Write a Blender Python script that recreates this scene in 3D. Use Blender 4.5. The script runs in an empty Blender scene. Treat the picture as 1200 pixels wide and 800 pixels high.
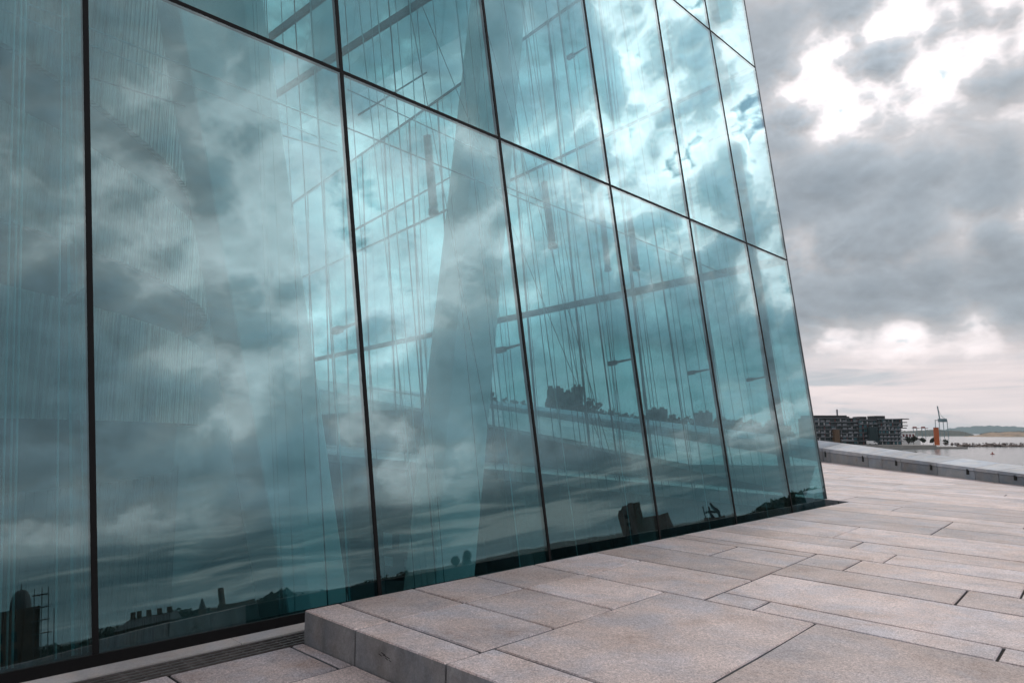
import bpy, bmesh, math, random
from mathutils import Vector as V
random.seed(7)
sc = bpy.context.scene
COL = sc.collection
PI = math.pi
# ------------------------------------------------------------------ survey
# f, horizon row and eye height of the photograph; at() and friends turn a
# measured point of the photo into a position on a real surface.
F, HZ, EYE = 840.0, 507.0, 1.6
PITCH = math.atan((HZ - 400) / F)
cp, sp = math.cos(PITCH), math.sin(PITCH)
CAM = V((0, 0, EYE))
UP = V((0, 0, 1))

def ray(px, py):
    a, b = (px - 600) / F, (400 - py) / F
    return V((a, cp - b * sp, sp + b * cp))

def at(px, py, Y):
    r = ray(px, py)
    return CAM + r * (Y / r.y)

T = ray(1400, 507); T.z = 0; T.normalize()              # along the glass front
N = V((T.y, -T.x, 0))                                   # from the glass towards the terrace
Mv = -ray(115, -4130)
if Mv.z < 0: Mv = -Mv
Mv.normalize()
NG = Mv.cross(T).normalized()
if NG.y > 0: NG = -NG
D_GLASS = -5.88
D2 = ray(-37, 507); D2.z = 0; D2.normalize()            # along the second glass front
GN = ray(1400, 507).cross(ray(-345, 469)).normalized()  # terrace plane normal
if GN.z < 0: GN = -GN
STEP = 0.255

def hit(px, py, n, d):
    r = ray(px, py)
    return CAM + r * ((d - CAM.dot(n)) / r.dot(n))
def on_glass(px, py, off=0.0): return hit(px, py, NG, D_GLASS - off)
def on_ground(px, py, dz=0.0): return hit(px, py, GN, dz * GN.z)
def gz(x, y): return -(GN.x * x + GN.y * y) / GN.z
def W(u, v, dz=0.0):
    p = T * u + N * v
    return V((p.x, p.y, gz(p.x, p.y) + dz))
def mirrored(px, py, R, off=0.0):
    """where the thing seen mirrored in the glass at this point stands, R m from the eye along the light's path"""
    r = ray(px, py).normalized()
    g = on_glass(px, py)
    d = r - NG * (2 * r.dot(NG))
    return g + d * (R - (g - CAM).length)

# ------------------------------------------------------------------ helpers
ORG = {}
def obj(name, bm, mats, parent=None, smooth=False):
    me = bpy.data.meshes.new(name)
    o = bpy.data.objects.new(name, me)
    org = V((0, 0, 0))
    if parent is not None: org = ORG[parent]
    if parent is None:
        lo = V((min(v.co.x for v in bm.verts), min(v.co.y for v in bm.verts), min(v.co.z for v in bm.verts)))
        hi = V((max(v.co.x for v in bm.verts), max(v.co.y for v in bm.verts), 0))
        org = V(((lo.x + hi.x) / 2, (lo.y + hi.y) / 2, lo.z))
        o.location = org
    for v in bm.verts: v.co -= org
    ORG[o] = org
    bmesh.ops.recalc_face_normals(bm, faces=bm.faces[:])
    bm.to_mesh(me); bm.free()
    for m in (mats if isinstance(mats, (list, tuple)) else [mats]): me.materials.append(m)
    if smooth:
        for p in me.polygons: p.use_smooth = True
    COL.objects.link(o)
    if parent is not None: o.parent = parent
    return o
def tag(o, label, cat, group=None):
    o['label'] = label; o['category'] = cat
    if group: o['group'] = group
    return o
def struct(o, kind='structure'):
    o['kind'] = kind
    return o
def thing(name, label, cat, loc, group=None):
    o = bpy.data.objects.new(name, None); o.empty_display_size = 0.3
    o.location = loc; ORG[o] = V(loc); COL.objects.link(o)
    return tag(o, label, cat, group)
def nb(): return bmesh.new()
def hexa(bm, a, b, mi=0):
    """a, b: two loops of equal length (bottom, top) -> closed prism"""
    va = [bm.verts.new(p) for p in a]; vb = [bm.verts.new(p) for p in b]
    fs = [bm.faces.new(va[::-1]), bm.faces.new(vb)]
    n = len(a)
    for i in range(n): fs.append(bm.faces.new((va[i], va[(i+1) % n], vb[(i+1) % n], vb[i])))
    for f in fs: f.material_index = mi
    return fs
def box(bm, x0, x1, y0, y1, z0, z1, mi=0):
    return hexa(bm, [V((x0,y0,z0)),V((x1,y0,z0)),V((x1,y1,z0)),V((x0,y1,z0))], [V((x0,y0,z1)),V((x1,y0,z1)),V((x1,y1,z1)),V((x0,y1,z1))], mi)
def obox(bm, c, ax, ay, az, mi=0):
    """oriented box, c centre, half-axis vectors"""
    a = [c-ax-ay-az, c+ax-ay-az, c+ax+ay-az, c-ax+ay-az]
    b = [p + az*2 for p in a]
    return hexa(bm, a, b, mi)
def bar(bm, p, q, w, h, side, mi=0):
    """rectangular bar p->q; side = direction of width w"""
    d = (q-p).normalized(); s = (side - d*side.dot(d)).normalized(); t = d.cross(s)
    a = [p - s*w/2 - t*h/2, p + s*w/2 - t*h/2, p + s*w/2 + t*h/2, p - s*w/2 + t*h/2]
    return hexa(bm, a, [x + (q-p) for x in a], mi)
def tube(bm, p, q, r, r2=None, n=6, mi=0):
    r2 = r if r2 is None else r2
    d = (q-p).normalized(); s = d.orthogonal().normalized(); t = d.cross(s)
    c = [(s*math.cos(2*PI*i/n) + t*math.sin(2*PI*i/n)) for i in range(n)]
    return hexa(bm, [p + k*r for k in c], [q + k*r2 for k in c], mi)
def blob(bm, c, rx, ry, rz, seg=10, rings=7, mi=0):
    g = bmesh.ops.create_uvsphere(bm, u_segments=seg, v_segments=rings, radius=1)
    for v in g['verts']: v.co = V((v.co.x*rx, v.co.y*ry, v.co.z*rz)) + c
    for v in g['verts']:
        for f in v.link_faces: f.material_index = mi

# ------------------------------------------------------------------ materials
class NT:
    def __init__(s, nt): s.nt = nt
    def n(s, typ, **k):
        x = s.nt.nodes.new(typ)
        for a, b in k.items(): setattr(x, a, b)
        return x
    def link(s, a, b): s.nt.links.new(a, b)
    def put(s, sock, v):
        if v is None: return
        if hasattr(v, 'is_output'): s.link(v, sock)
        else: sock.default_value = v
    def math(s, op, a, b=None, c=None, clamp=False):
        x = s.n('ShaderNodeMath', operation=op, use_clamp=clamp)
        for i, v in enumerate((a, b, c)): s.put(x.inputs[i], v)
        return x.outputs[0]
    def vm(s, op, a, b=None, out=0, scale=None):
        x = s.n('ShaderNodeVectorMath', operation=op)
        s.put(x.inputs[0], a); s.put(x.inputs[1], b)
        if scale is not None: s.put(x.inputs['Scale'], scale)
        return x.outputs[out]
    def noise(s, vec, scale, detail=4, rough=.5, dist=0.0, lac=2.0):
        x = s.n('ShaderNodeTexNoise')
        s.put(x.inputs['Vector'], vec)
        for k, v in (('Scale', scale), ('Detail', detail), ('Roughness', rough), ('Distortion', dist), ('Lacunarity', lac)): s.put(x.inputs[k], v)
        return x.outputs['Fac']
    def ramp(s, fac, stops, interp='LINEAR'):
        x = s.n('ShaderNodeValToRGB'); cr = x.color_ramp; cr.interpolation = interp
        while len(cr.elements) < len(stops): cr.elements.new(0.5)
        for e, (p, c) in zip(cr.elements, stops):
            e.position = p; e.color = (*c, 1) if len(c) == 3 else c
        s.put(x.inputs[0], fac)
        return x.outputs[0]
    def mix(s, fac, a, b, mode='MIX'):
        x = s.n('ShaderNodeMix', data_type='RGBA', blend_type=mode)
        s.put(x.inputs[0], fac)
        for sock, v in ((x.inputs[6], a), (x.inputs[7], b)):
            s.put(sock, (*v, 1) if isinstance(v, tuple) and len(v) == 3 else v)
        return x.outputs[2]
    def rng(s, v, a, b, c=0.0, d=1.0, smooth=False):
        x = s.n('ShaderNodeMapRange'); x.clamp = True
        if smooth: x.interpolation_type = 'SMOOTHSTEP'
        for i, k in enumerate((v, a, b, c, d)): s.put(x.inputs[i], k)
        return x.outputs[0]
    def bump(s, h, strength=.3, dist=.01):
        x = s.n('ShaderNodeBump'); s.put(x.inputs['Strength'], strength); s.put(x.inputs['Distance'], dist); s.put(x.inputs['Height'], h)
        return x.outputs[0]

def newmat(name):
    m = bpy.data.materials.new(name); m.use_nodes = True
    m.node_tree.nodes.clear()
    t = NT(m.node_tree)
    out = t.n('ShaderNodeOutputMaterial')
    return m, t, out
def plain(name, col, rough=.6, metal=0.0, var=.25, scale=3.0, bump=0.0, coat=0.0, spec=.5):
    m, t, out = newmat(name)
    b = t.n('ShaderNodeBsdfPrincipled')
    pos = t.n('ShaderNodeNewGeometry').outputs['Position']
    nz = t.noise(pos, scale, 6, .6)
    f = t.rng(nz, .3, .7, 1 - var, 1 + var)
    c = t.vm('SCALE', tuple(col), scale=f)
    t.link(c, b.inputs['Base Color'])
    b.inputs['Roughness'].default_value = rough; b.inputs['Metallic'].default_value = metal
    b.inputs['Coat Weight'].default_value = coat; b.inputs['Specular IOR Level'].default_value = spec
    if bump: t.link(t.bump(t.noise(pos, scale*8, 5, .6), bump, .01), b.inputs['Normal'])
    t.link(b.outputs[0], out.inputs[0])
    return m

def glass_mat(name, f0, trans, refl, ripple=0.0):
    m, t, out = newmat(name)
    geo = t.n('ShaderNodeNewGeometry')
    nrm = None
    if ripple:
        pos = geo.outputs['Position']
        nrm = t.bump(t.noise(pos, .55, 2, .5), ripple, 1.0)
        rn_ = t.n('ShaderNodeObjectInfo').outputs['Random']
        tl_ = t.vm('SCALE', (.5, .45, .6), scale=t.math('MULTIPLY', t.math('SUBTRACT', rn_, .5), .024))
        nrm = t.vm('NORMALIZE', t.vm('ADD', nrm, tl_))
    d = t.math('ABSOLUTE', t.vm('DOT_PRODUCT', geo.outputs['Normal'], geo.outputs['Incoming'], out=1))
    k = t.math('POWER', t.math('SUBTRACT', 1.0, d, clamp=True), 4.0)
    fac = t.math('MULTIPLY_ADD', k, 1 - f0, f0, clamp=True)
    tr = t.n('ShaderNodeBsdfTransparent'); tr.inputs[0].default_value = (*trans, 1)
    gl = t.n('ShaderNodeBsdfGlossy'); gl.inputs['Roughness'].default_value = 0.0
    gl.inputs['Color'].default_value = (*refl, 1)
    if nrm is not None: t.link(nrm, gl.inputs['Normal'])
    mx = t.n('ShaderNodeMixShader')
    t.link(fac, mx.inputs[0]); t.link(tr.outputs[0], mx.inputs[1]); t.link(gl.outputs[0], mx.inputs[2])
    t.link(mx.outputs[0], out.inputs[0])
    return m
M_GLASS = glass_mat('coated_glass', .17, (.47, .70, .725), (.80, .975, 1.0), .006)
M_GLASS_UP = glass_mat('upper_glass', .10, (.48, .71, .735), (.82, .98, 1.0), .004)
M_GLASS2 = glass_mat('clear_glass', .05, (.80, .92, .93), (.9, 1, 1))
M_FIN = glass_mat('fin_glass', .04, (.86, .955, .96), (.9, 1, 1))
M_FINEDGE = plain('fin_edge', (.42, .68, .70), .25, var=.1)
M_GASKET = plain('black_gasket', (.004, .0035, .004), .6, var=.2, spec=.2)
M_STEEL = plain('dark_steel', (.045, .055, .06), .4, .6, var=.2)
M_PALESTEEL = plain('pale_steel', (.55, .58, .60), .35, .3, var=.1)
M_CABLE = plain('bright_cable', (.85, .88, .88), .4, 0.0, var=.05)
M_COL = plain('white_plaster', (.84, .86, .86), .7, var=.05, scale=.8)
M_CEIL = plain('ceiling_white', (.6, .6, .6), .8, var=.05)
M_CORE = plain('gap_shade_core', (.022, .022, .022), .8)  # near black, so recess shade between the slat bands sits in the colour
M_INFLOOR = plain('indoor_stone', (.02, .02, .02), .6, var=.1)
M_GRATE = plain('grate_iron', (.14, .12, .115), .55, .5, var=.3, scale=9)
M_PIT = plain('pit_dark', (.02, .02, .02), .9)

def stone_mat(name, base, stain, speck=1.0, dark=1.0, streak=False, bumpk=.35):
    m, t, out = newmat(name)
    b = t.n('ShaderNodeBsdfPrincipled')
    geo = t.n('ShaderNodeNewGeometry'); pos = geo.outputs['Position']
    at_ = t.n('ShaderNodeAttribute', attribute_name='tint')
    sep = t.n('ShaderNodeSeparateColor'); t.link(at_.outputs['Color'], sep.inputs[0])
    r1, r2 = sep.outputs[0], sep.outputs[1]
    # offset the pattern in each block by its own random number
    off = t.vm('SCALE', (37.0, 91.0, 17.0), scale=r1)
    p2 = t.vm('ADD', pos, off)
    big = t.noise(p2, 1.1, 5, .6, .6)
    med = t.noise(p2, 4.5, 6, .65, .3)
    mot = t.noise(pos, 38, 5, .75)
    fine = t.noise(pos, 85, 4, .75)
    c = t.mix(t.rng(big, .42, .70, 0, .9), base, stain)
    cool = t.vm('MULTIPLY', c, (.80, .905, 1.02))
    cf = t.math('ADD', t.math('MULTIPLY', t.rng(r2, .1, .95), .45), t.rng(t.noise(p2, 1.9, 5, .6, .4), .42, .64, -.15, .75))
    c = t.mix(t.math('MINIMUM', cf, 1.0), c, cool)
    brown = t.math('MULTIPLY', t.rng(med, .50, .70), t.rng(big, .44, .60))
    c = t.mix(t.math('MULTIPLY', brown, .85), c, tuple(x*.62*y for x, y in zip(base, (1.06, .93, .84))))
    lum = t.math('MULTIPLY', t.rng(r1, 0, 1, .78, 1.14), t.rng(med, .3, .7, .93, 1.07))
    wash = t.noise(t.vm('MULTIPLY', pos, (1, 1.3, 1)), .55, 6, .62, .8)
    lum = t.math('MULTIPLY', lum, t.rng(wash, .38, .62, .86, 1.08))
    drip = t.noise(t.vm('ADD', pos, (5, 3, 0)), 1.9, 7, .7, 1.2)
    lum = t.math('MULTIPLY', lum, t.rng(drip, .60, .68, 1.0, .84))
    lum = t.math('MULTIPLY', lum, t.rng(mot, .3, .7, 1 - .13*speck, 1 + .12*speck))
    lum = t.math('MULTIPLY', lum, t.rng(fine, .25, .75, 1 - .30*speck, 1 + .30*speck))
    # small dark blotches: chewing gum, droppings and scuffs trodden into the stone
    vo = t.n('ShaderNodeTexVoronoi'); t.put(vo.inputs['Vector'], t.vm('ADD', pos, t.vm('SCALE', (1, 1, 1), scale=t.math('MULTIPLY', mot, .05)))); vo.inputs['Scale'].default_value = 2.1
    gum = t.math('MULTIPLY', t.rng(vo.outputs['Distance'], .03, .06, 1, 0), t.rng(t.noise(pos, 1.7, 1, .5), .52, .56))
    lum = t.math('MULTIPLY', lum, t.math('SUBTRACT', 1.0, t.math('MULTIPLY', gum, .38)))
    if streak:
        sv = t.vm('MULTIPLY', pos, (5, 5, 3.0))
        lum = t.math('MULTIPLY', lum, t.rng(t.noise(sv, 1.6, 7, .7, .5), .32, .62, .72, 1.08))
    c = t.vm('SCALE', c, scale=t.math('MULTIPLY', lum, dark))
    t.link(c, b.inputs['Base Color'])
    b.inputs['Roughness'].default_value = .72
    b.inputs['Specular IOR Level'].default_value = .35
    h = t.math('ADD', t.math('MULTIPLY', t.noise(pos, 60, 4, .7), .6), t.math('MULTIPLY', fine, .5))
    t.link(t.bump(h, bumpk, .006), b.inputs['Normal'])
    t.link(b.outputs[0], out.inputs[0])
    return m
M_STONE = stone_mat('terrace_stone', (.65, .53, .505), (.56, .425, .38), 2.2)
M_STONECUT = stone_mat('sawn_stone', (.30, .295, .30), (.22, .21, .205), .7, 1.0, True, .2)
M_JOINT = plain('joint_dirt', (.018, .011, .009), .95, var=.4, scale=12)
M_PARAPET = stone_mat('parapet_stone', (.38, .375, .38), (.31, .305, .305), .7)
M_COPING = stone_mat('coping_stone', (.50, .50, .52), (.44, .44, .46), .5)
M_SILL = stone_mat('sill_stone', (.52, .47, .45), (.44, .39, .37), .6)

def wood_mat():
    m, t, out = newmat('oak_slats')
    b = t.n('ShaderNodeBsdfPrincipled')
    pos = t.n('ShaderNodeNewGeometry').outputs['Position']
    at_ = t.n('ShaderNodeAttribute', attribute_name='tint')
    sep = t.n('ShaderNodeSeparateColor'); t.link(at_.outputs['Color'], sep.inputs[0])
    g = t.noise(t.vm('MULTIPLY', pos, (14, 14, .8)), 1.0, 5, .6)
    lum = t.math('MULTIPLY', t.rng(sep.outputs[0], 0, 1, .45, 1.25), t.rng(g, .3, .7, .8, 1.2))
    c = t.vm('SCALE', (.74, .54, .48), scale=lum)
    t.link(c, b.inputs['Base Color']); b.inputs['Roughness'].default_value = .55
    t.link(b.outputs[0], out.inputs[0])
    return m
M_WOOD = wood_mat()

def tint_layer(bm): return bm.loops.layers.float_color.get('tint') or bm.loops.layers.float_color.new('tint')
def tint(bm, faces, r=None, g=None):
    L = tint_layer(bm)
    c = (random.random() if r is None else r, random.random() if g is None else g, 0, 1)
    for f in faces:
        for lp in f.loops: lp[L] = c

# ------------------------------------------------------------------ camera
cam = bpy.data.cameras.new('camera'); co = bpy.data.objects.new('camera', cam); COL.objects.link(co)
co.location = CAM; co.rotation_euler = (PI/2 + PITCH, 0, 0)
cam.sensor_width = 36; cam.lens = 36 * F / 1200; cam.clip_end = 60000; cam.clip_start = .05
sc.camera = co
sc.view_settings.view_transform = 'Standard'; sc.view_settings.look = 'None'
sc.view_settings.exposure = .38; sc.view_settings.gamma = 1
try:
    sc.cycles.max_bounces = 14; sc.cycles.transparent_max_bounces = 40
    sc.cycles.glossy_bounces = 6; sc.cycles.diffuse_bounces = 4
    sc.cycles.caustics_reflective = False; sc.cycles.caustics_refractive = False
    sc.cycles.sample_clamp_indirect = 4
except Exception: pass

# ------------------------------------------------------------------ sky
def azel(az, el):
    a, e = math.radians(az), math.radians(el)
    return (math.sin(a)*math.cos(e), math.cos(a)*math.cos(e), math.sin(e))
SUN_AZ, SUN_EL = 30, 32
wd = bpy.data.worlds.new('World'); sc.world = wd; wd.use_nodes = True
wd.node_tree.nodes.clear()
t = NT(wd.node_tree)
wo = t.n('ShaderNodeOutputWorld'); bg = t.n('ShaderNodeBackground')
bg.inputs['Strength'].default_value = .1
sky = t.n('ShaderNodeTexSky'); sky.sky_type = 'NISHITA'; sky.sun_disc = False
sky.sun_elevation = math.radians(SUN_EL); sky.sun_rotation = math.radians(SUN_AZ)
sky.dust_density = 1.5; sky.ozone_density = 1.2
D = t.vm('NORMALIZE', t.n('ShaderNodeTexCoord').outputs['Generated'])
sx = t.n('ShaderNodeSeparateXYZ'); t.link(D, sx.inputs[0])
dz = sx.outputs['Z']
def gauss(az, el, sig):
    d = t.vm('DOT_PRODUCT', D, azel(az, el), out=1)
    k = 1.0 / math.radians(sig)**2
    return t.math('EXPONENT', t.math('MULTIPLY', t.math('SUBTRACT', d, 1.0), k))
def clouds(vec):
    """cloud thickness noise around 0 in a given direction"""
    sp_ = t.n('ShaderNodeSeparateXYZ'); t.link(vec, sp_.inputs[0])
    iv = t.math('DIVIDE', 1.0, t.math('ADD', t.math('MAXIMUM', sp_.outputs['Z'], 0.0), .20))
    pl = t.vm('SCALE', t.vm('MULTIPLY', vec, (1, 1, .35)), scale=iv)
    w = t.noise(pl, 2.2, 3, .5)
    plw = t.vm('ADD', pl, t.vm('SCALE', (.18, -.14, .1), scale=w))
    a = t.noise(plw, 1.5, 9, .47, .0)
    b = t.noise(t.vm('MULTIPLY', vec, (1, 1, 1.35)), 12.0, 9, .52, .0)
    # billows: rounded heaps with sharp creases between them
    wv_ = t.vm('ADD', t.vm('MULTIPLY', vec, (1, 1, 1.45)), t.vm('SCALE', (.05, -.04, .045), scale=a))
    puff = None
    for k_ in range(4):
        q_ = t.math('ABSOLUTE', t.math('SUBTRACT', t.noise(t.vm('ADD', wv_, (k_*1.7, k_*.9, 0)), 11.0*2.1**k_, 0, .5), .5))
        q_ = t.math('MULTIPLY', q_, .55**k_)
        puff = q_ if puff is None else t.math('ADD', puff, q_)
    x = t.math('ADD', t.math('MULTIPLY', a, .62), t.math('MULTIPLY', b, .38))
    return t.math('ADD', t.math('SUBTRACT', x, .50), t.math('MULTIPLY', t.math('SUBTRACT', puff, .17), .34))
nz0 = clouds(D)
nz1 = clouds(t.vm('NORMALIZE', t.vm('ADD', D, t.vm('SCALE', azel(SUN_AZ + 8, 46), scale=.018))))
BL = [ # az, el, spread, thickness there (.3 open sky, .46 white, .6 light grey, .8 dark)
 (22.3, 27.5, 3.4, .66), (22.0, 23.0, 2.0, .60), (24.6, 21.6, 1.6, .47), (26.8, 24.0, 2.9, .41), (31.0, 24.6, 2.8, .41), (34.5, 27.0, 2.6, .45), (28.4, 27.4, 1.1, .36), (35.8, 25.2, 1.2, .60),
 (29.3, 22.2, 1.8, .43), (25.0, 25.6, 2.0, .42), (33.0, 24.6, 2.0, .41),
 (35.8, 20.9, 1.8, .64), (33.0, 20.2, 1.8, .62), (28.5, 19.2, 2.0, .60), (22.5, 19.0, 1.6, .60), (22.0, 17.2, 2.0, .72), (26.0, 17.0, 2.0, .76), (30.2, 16.8, 2.0, .76), (34.4, 16.8, 2.0, .78),
 (22.2, 13.5, 1.3, .51), (25.0, 13.3, 1.2, .52), (28.6, 12.6, 1.3, .62), (33.4, 12.8, 1.5, .50), (35.8, 13.1, 1.3, .53), (29.8, 11.9, .8, .50),
 (23.5, 9.6, 1.6, .64), (27.0, 9.8, 1.7, .72), (30.5, 9.6, 1.8, .76), (34.6, 9.6, 1.9, .75),
 (24.0, 6.6, .9, .52), (29.0, 6.8, .9, .50), (33.5, 6.9, 1.0, .56),
 (70, 31, 6, .41), (80, 33, 5, .44), (63, 26, 4.5, .45), (66, 17, 3.2, .64), (73, 17, 3.4, .66), (79, 18, 3.4, .60), (86, 27, 5, .46), (90, 42, 5, .78), (100, 41, 5, .72), (78, 43, 4, .70),
 (104, 34, 7, .40), (97, 27, 6, .41), (115, 30, 6, .50), (119, 18, 3.6, .84), (109, 23, 4, .46), (111, 11, 3.6, .66), (104, 16, 4, .50), (97, 19, 4.5, .42), (90, 21, 4, .45), (102, 10, 3, .80), (93, 14, 3.6, .47),
 (86, 12, 3.2, .86), (80, 12, 3.2, .92), (74, 11.5, 3.2, .92), (68, 11, 3.2, .88),
]
B_ = t.math('MULTIPLY_ADD', gauss(95, 10, 60), 0.02, .57)
for az, el, s_, a_ in BL:
    g_ = gauss(az, el, s_)
    B_ = t.math('ADD', t.math('MULTIPLY', B_, t.math('SUBTRACT', 1.0, g_)), t.math('MULTIPLY', g_, a_))
att = t.rng(B_, .46, .66, .90, .40, True)
att = t.math('ADD', 1.12, t.math('MULTIPLY', t.math('SUBTRACT', att, 1.12), t.rng(t.vm('DOT_PRODUCT', D, azel(26, 15), out=1), .80, .93)))
att = t.math('MULTIPLY', att, t.rng(t.vm('DOT_PRODUCT', D, azel(108, 20), out=1), .80, .96, 1.0, .52, True))
th = t.math('MULTIPLY_ADD', t.math('MULTIPLY', nz0, att), 1.7, B_)
cov = t.rng(th, .30, .43, 0, 1, True)
K = 10.0
def cc(r, g, b): return (r, g, b)
cl = t.ramp(th, [(.33, cc(.80, .81, .84)), (.41, cc(.99, .94, .955)), (.505, cc(.84, .785, .80)), (.585, cc(.455, .455, .475)), (.68, cc(.315, .348, .385)), (.84, cc(.225, .262, .30)), (1.0, cc(.19, .22, .245))])
lum = t.math('MULTIPLY_ADD', gauss(71, 31, 9), 1.7, .95)
lum = t.math('MULTIPLY_ADD', gauss(102, 26, 18), .65, lum)
lum = t.math('MULTIPLY_ADD', gauss(97, 15, 9), .5, lum)
lum = t.math('MULTIPLY_ADD', gauss(77, 11, 5), -.35, lum)
lum = t.math('MULTIPLY_ADD', gauss(28, 24, 5), .25, lum)
rel = t.rng(t.math('MULTIPLY', t.math('SUBTRACT', nz0, nz1), att), -.05, .05, .80, 1.22)
lum = t.math('MULTIPLY', lum, rel)
cl = t.vm('SCALE', cl, scale=t.math('MULTIPLY', lum, K))
skyc = t.vm('MINIMUM', t.vm('SCALE', sky.outputs[0], scale=1.0), (5.2, 6.5, 7.1))
skyc = t.vm('MAXIMUM', skyc, (4.0, 5.5, 6.1))
col = t.mix(cov, skyc, cl)
# low haze-grey band with long soft streaks; stormier round to the right and behind
hz = t.rng(dz, .055, .135, 1, 0, True)
st = t.noise(t.vm('MULTIPLY', D, (2.2, 2.2, 26)), 2.2, 6, .55, .6)
hcol = t.ramp(st, [(.34, cc(.40, .41, .435)), (.46, cc(.56, .50, .505)), (.62, cc(.64, .56, .555))])
hs = t.ramp(st, [(.36, cc(.06, .105, .125)), (.50, cc(.14, .18, .195)), (.62, cc(.38, .38, .375))])
dirb = t.vm('DOT_PRODUCT', D, azel(112, 0), out=1)
hcol = t.mix(t.rng(dirb, .42, .80, 0, 1, True), hcol, hs)
hcol = t.vm('SCALE', hcol, scale=K*1.15)
col = t.mix(t.math('MULTIPLY', hz, .94), col, hcol)
t.link(col, bg.inputs[0]); t.link(bg.outputs[0], wo.inputs[0])
sl = bpy.data.lights.new('sun', 'SUN'); so = bpy.data.objects.new('sun', sl); COL.objects.link(so)
sl.energy = 1.0; sl.angle = math.radians(14); sl.color = (1, .95, .90)
so.rotation_euler = V(azel(SUN_AZ, SUN_EL)).to_track_quat('Z', 'Y').to_euler()
so.location = (10, 0, 40)

# ------------------------------------------------------------------ terrace
PA_IN = [on_ground(1200, 569), on_ground(965, 541)]        # foot of the parapet
pdir = (PA_IN[1] - PA_IN[0]); pdir.z = 0; pdir.normalize()
pout = V((pdir.y, -pdir.x, 0))
if pout.x < 0: pout = -pout
E_STEP, V_EDGE = 3.27, -5.42
U_NOTCH = 16.14
def wv(u):
    if u < 3: return 0
    a = min(u, 8.3)
    w = .012*(a-3) + .0053*(a-3)**2
    if u > 8.3: w += .068*(u-8.3)
    return w
def slab(bm, u0, u1, v0, v1, dz, gap=.0115, h=.022, warp=True, edge=(0, 0, 0, 0), thick=None, ga=None):
    """one stone; edge flags (u0,u1,v0,v1) = free edge without a joint"""
    ga = gap if ga is None else ga
    a0 = u0 + (0 if edge[0] else gap*.95); a1 = u1 - (0 if edge[1] else gap*.95)
    b0 = v0 + (0 if edge[2] else ga); b1 = v1 - (0 if edge[3] else ga)
    if a1 - a0 < .03 or b1 - b0 < .03: return
    c = .009
    lift = random.uniform(-.0015, .0025)
    def pt(u, v, z):
        if warp and v > V_EDGE + .02: v = v - wv(u)
        if warp: v = max(v, V_EDGE)
        return W(u, v, dz + z + lift)
    nu = max(1, int((a1-a0)/.35)); nv = max(1, int((b1-b0)/.35))
    def loop(i, z):
        aa, ab, ba, bb = a0+i, a1-i, b0+i, b1-i
        pts = []
        for k in range(nu): pts.append((aa + (ab-aa)*k/nu, ba))
        for k in range(nv): pts.append((ab, ba + (bb-ba)*k/nv))
        for k in range(nu): pts.append((ab - (ab-aa)*k/nu, bb))
        for k in range(nv): pts.append((aa, bb - (bb-ba)*k/nv))
        j = .0028 if i == 0 else .0045
        return [pt(u + random.uniform(-j, j)*.5, v + random.uniform(-j, j), z) for u, v in pts]
    th_ = h if thick is None else thick
    l0 = loop(0, -th_); l1 = loop(0, -c); l2 = loop(c, 0)
    for q0, q1 in zip(l0, l1): q0.x, q0.y = q1.x, q1.y
    vs = [[bm.verts.new(p) for p in L] for L in (l0, l1, l2)]
    n = len(l0); fs = []
    for k in range(n):
        fs.append(bm.faces.new((vs[0][k], vs[0][(k+1)%n], vs[1][(k+1)%n], vs[1][k]))); fs[-1].material_index = 1
        fs.append(bm.faces.new((vs[1][k], vs[1][(k+1)%n], vs[2][(k+1)%n], vs[2][k])))
    fs.append(bm.faces.new(vs[2]))
    tint(bm, fs)

up = nb(); tint_layer(up)
def S(u0, u1, v0, v1, **k): slab(up, u0, u1, v0, v1, 0, **k)
BV = .30
# first rows by the step, as measured
rows = [(-5.42, -4.70), (-4.70, -3.68)]
cols = [3.27, 3.6, 4.4, 5.2, 6.09]
for r, (v0, v1) in enumerate(rows):
    for c in range(4):
        S(cols[c], cols[c+1], v0, v1, edge=(c == 0, 0, r == 0, 0), thick=BV if c == 0 or r == 0 else None)
vv = -3.68
for dv in (2.2, 2.6, 2.4, 2.8, 2.2, 2.6):
    S(3.27, 3.72, vv, vv+dv, edge=(1, 0, 0, 0), thick=BV); vv += dv
S(3.72, 6.09, -3.68, -2.28, ga=.009)
vv = -2.28
for dv in (1.9, 2.3, 1.8, 2.4, 2.1):
    S(3.72, 6.09, vv, vv+dv, ga=.010); vv += dv
V_MID = -3.28
S(6.09, 7.22, -5.42, -4.62, edge=(0, 0, 1, 0), thick=BV); S(6.09, 7.22, -4.62, V_MID)
S(7.22, 8.1, -5.42, V_MID, edge=(0, 0, 1, 0), thick=BV)
S(8.1, 9.0, -5.42, -4.2, edge=(0, 0, 1, 0), thick=BV); S(8.1, 9.0, -4.2, V_MID)
S(9.0, 9.3, -5.42, V_MID, edge=(0, 0, 1, 0), thick=BV)
def strip(u0, u1, cuts, vend=26):
    vs = [V_MID] + cuts
    v = vs[-1]
    while v < vend:
        v += random.choice((1.1, 1.6, 2.1, 2.6, 3.2)) + random.uniform(-.2, .2); vs.append(v)
    for a, b in zip(vs, vs[1:]): S(u0, u1, a, b, ga=.010)
strip(6.09, 6.5, [-2.82, -1.05]); strip(6.5, 7.68, [-.4]); strip(7.68, 8.46, [-1.55]); strip(8.46, 9.3, [-2.75, -1.12])
u = 9.3
k = 0
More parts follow.
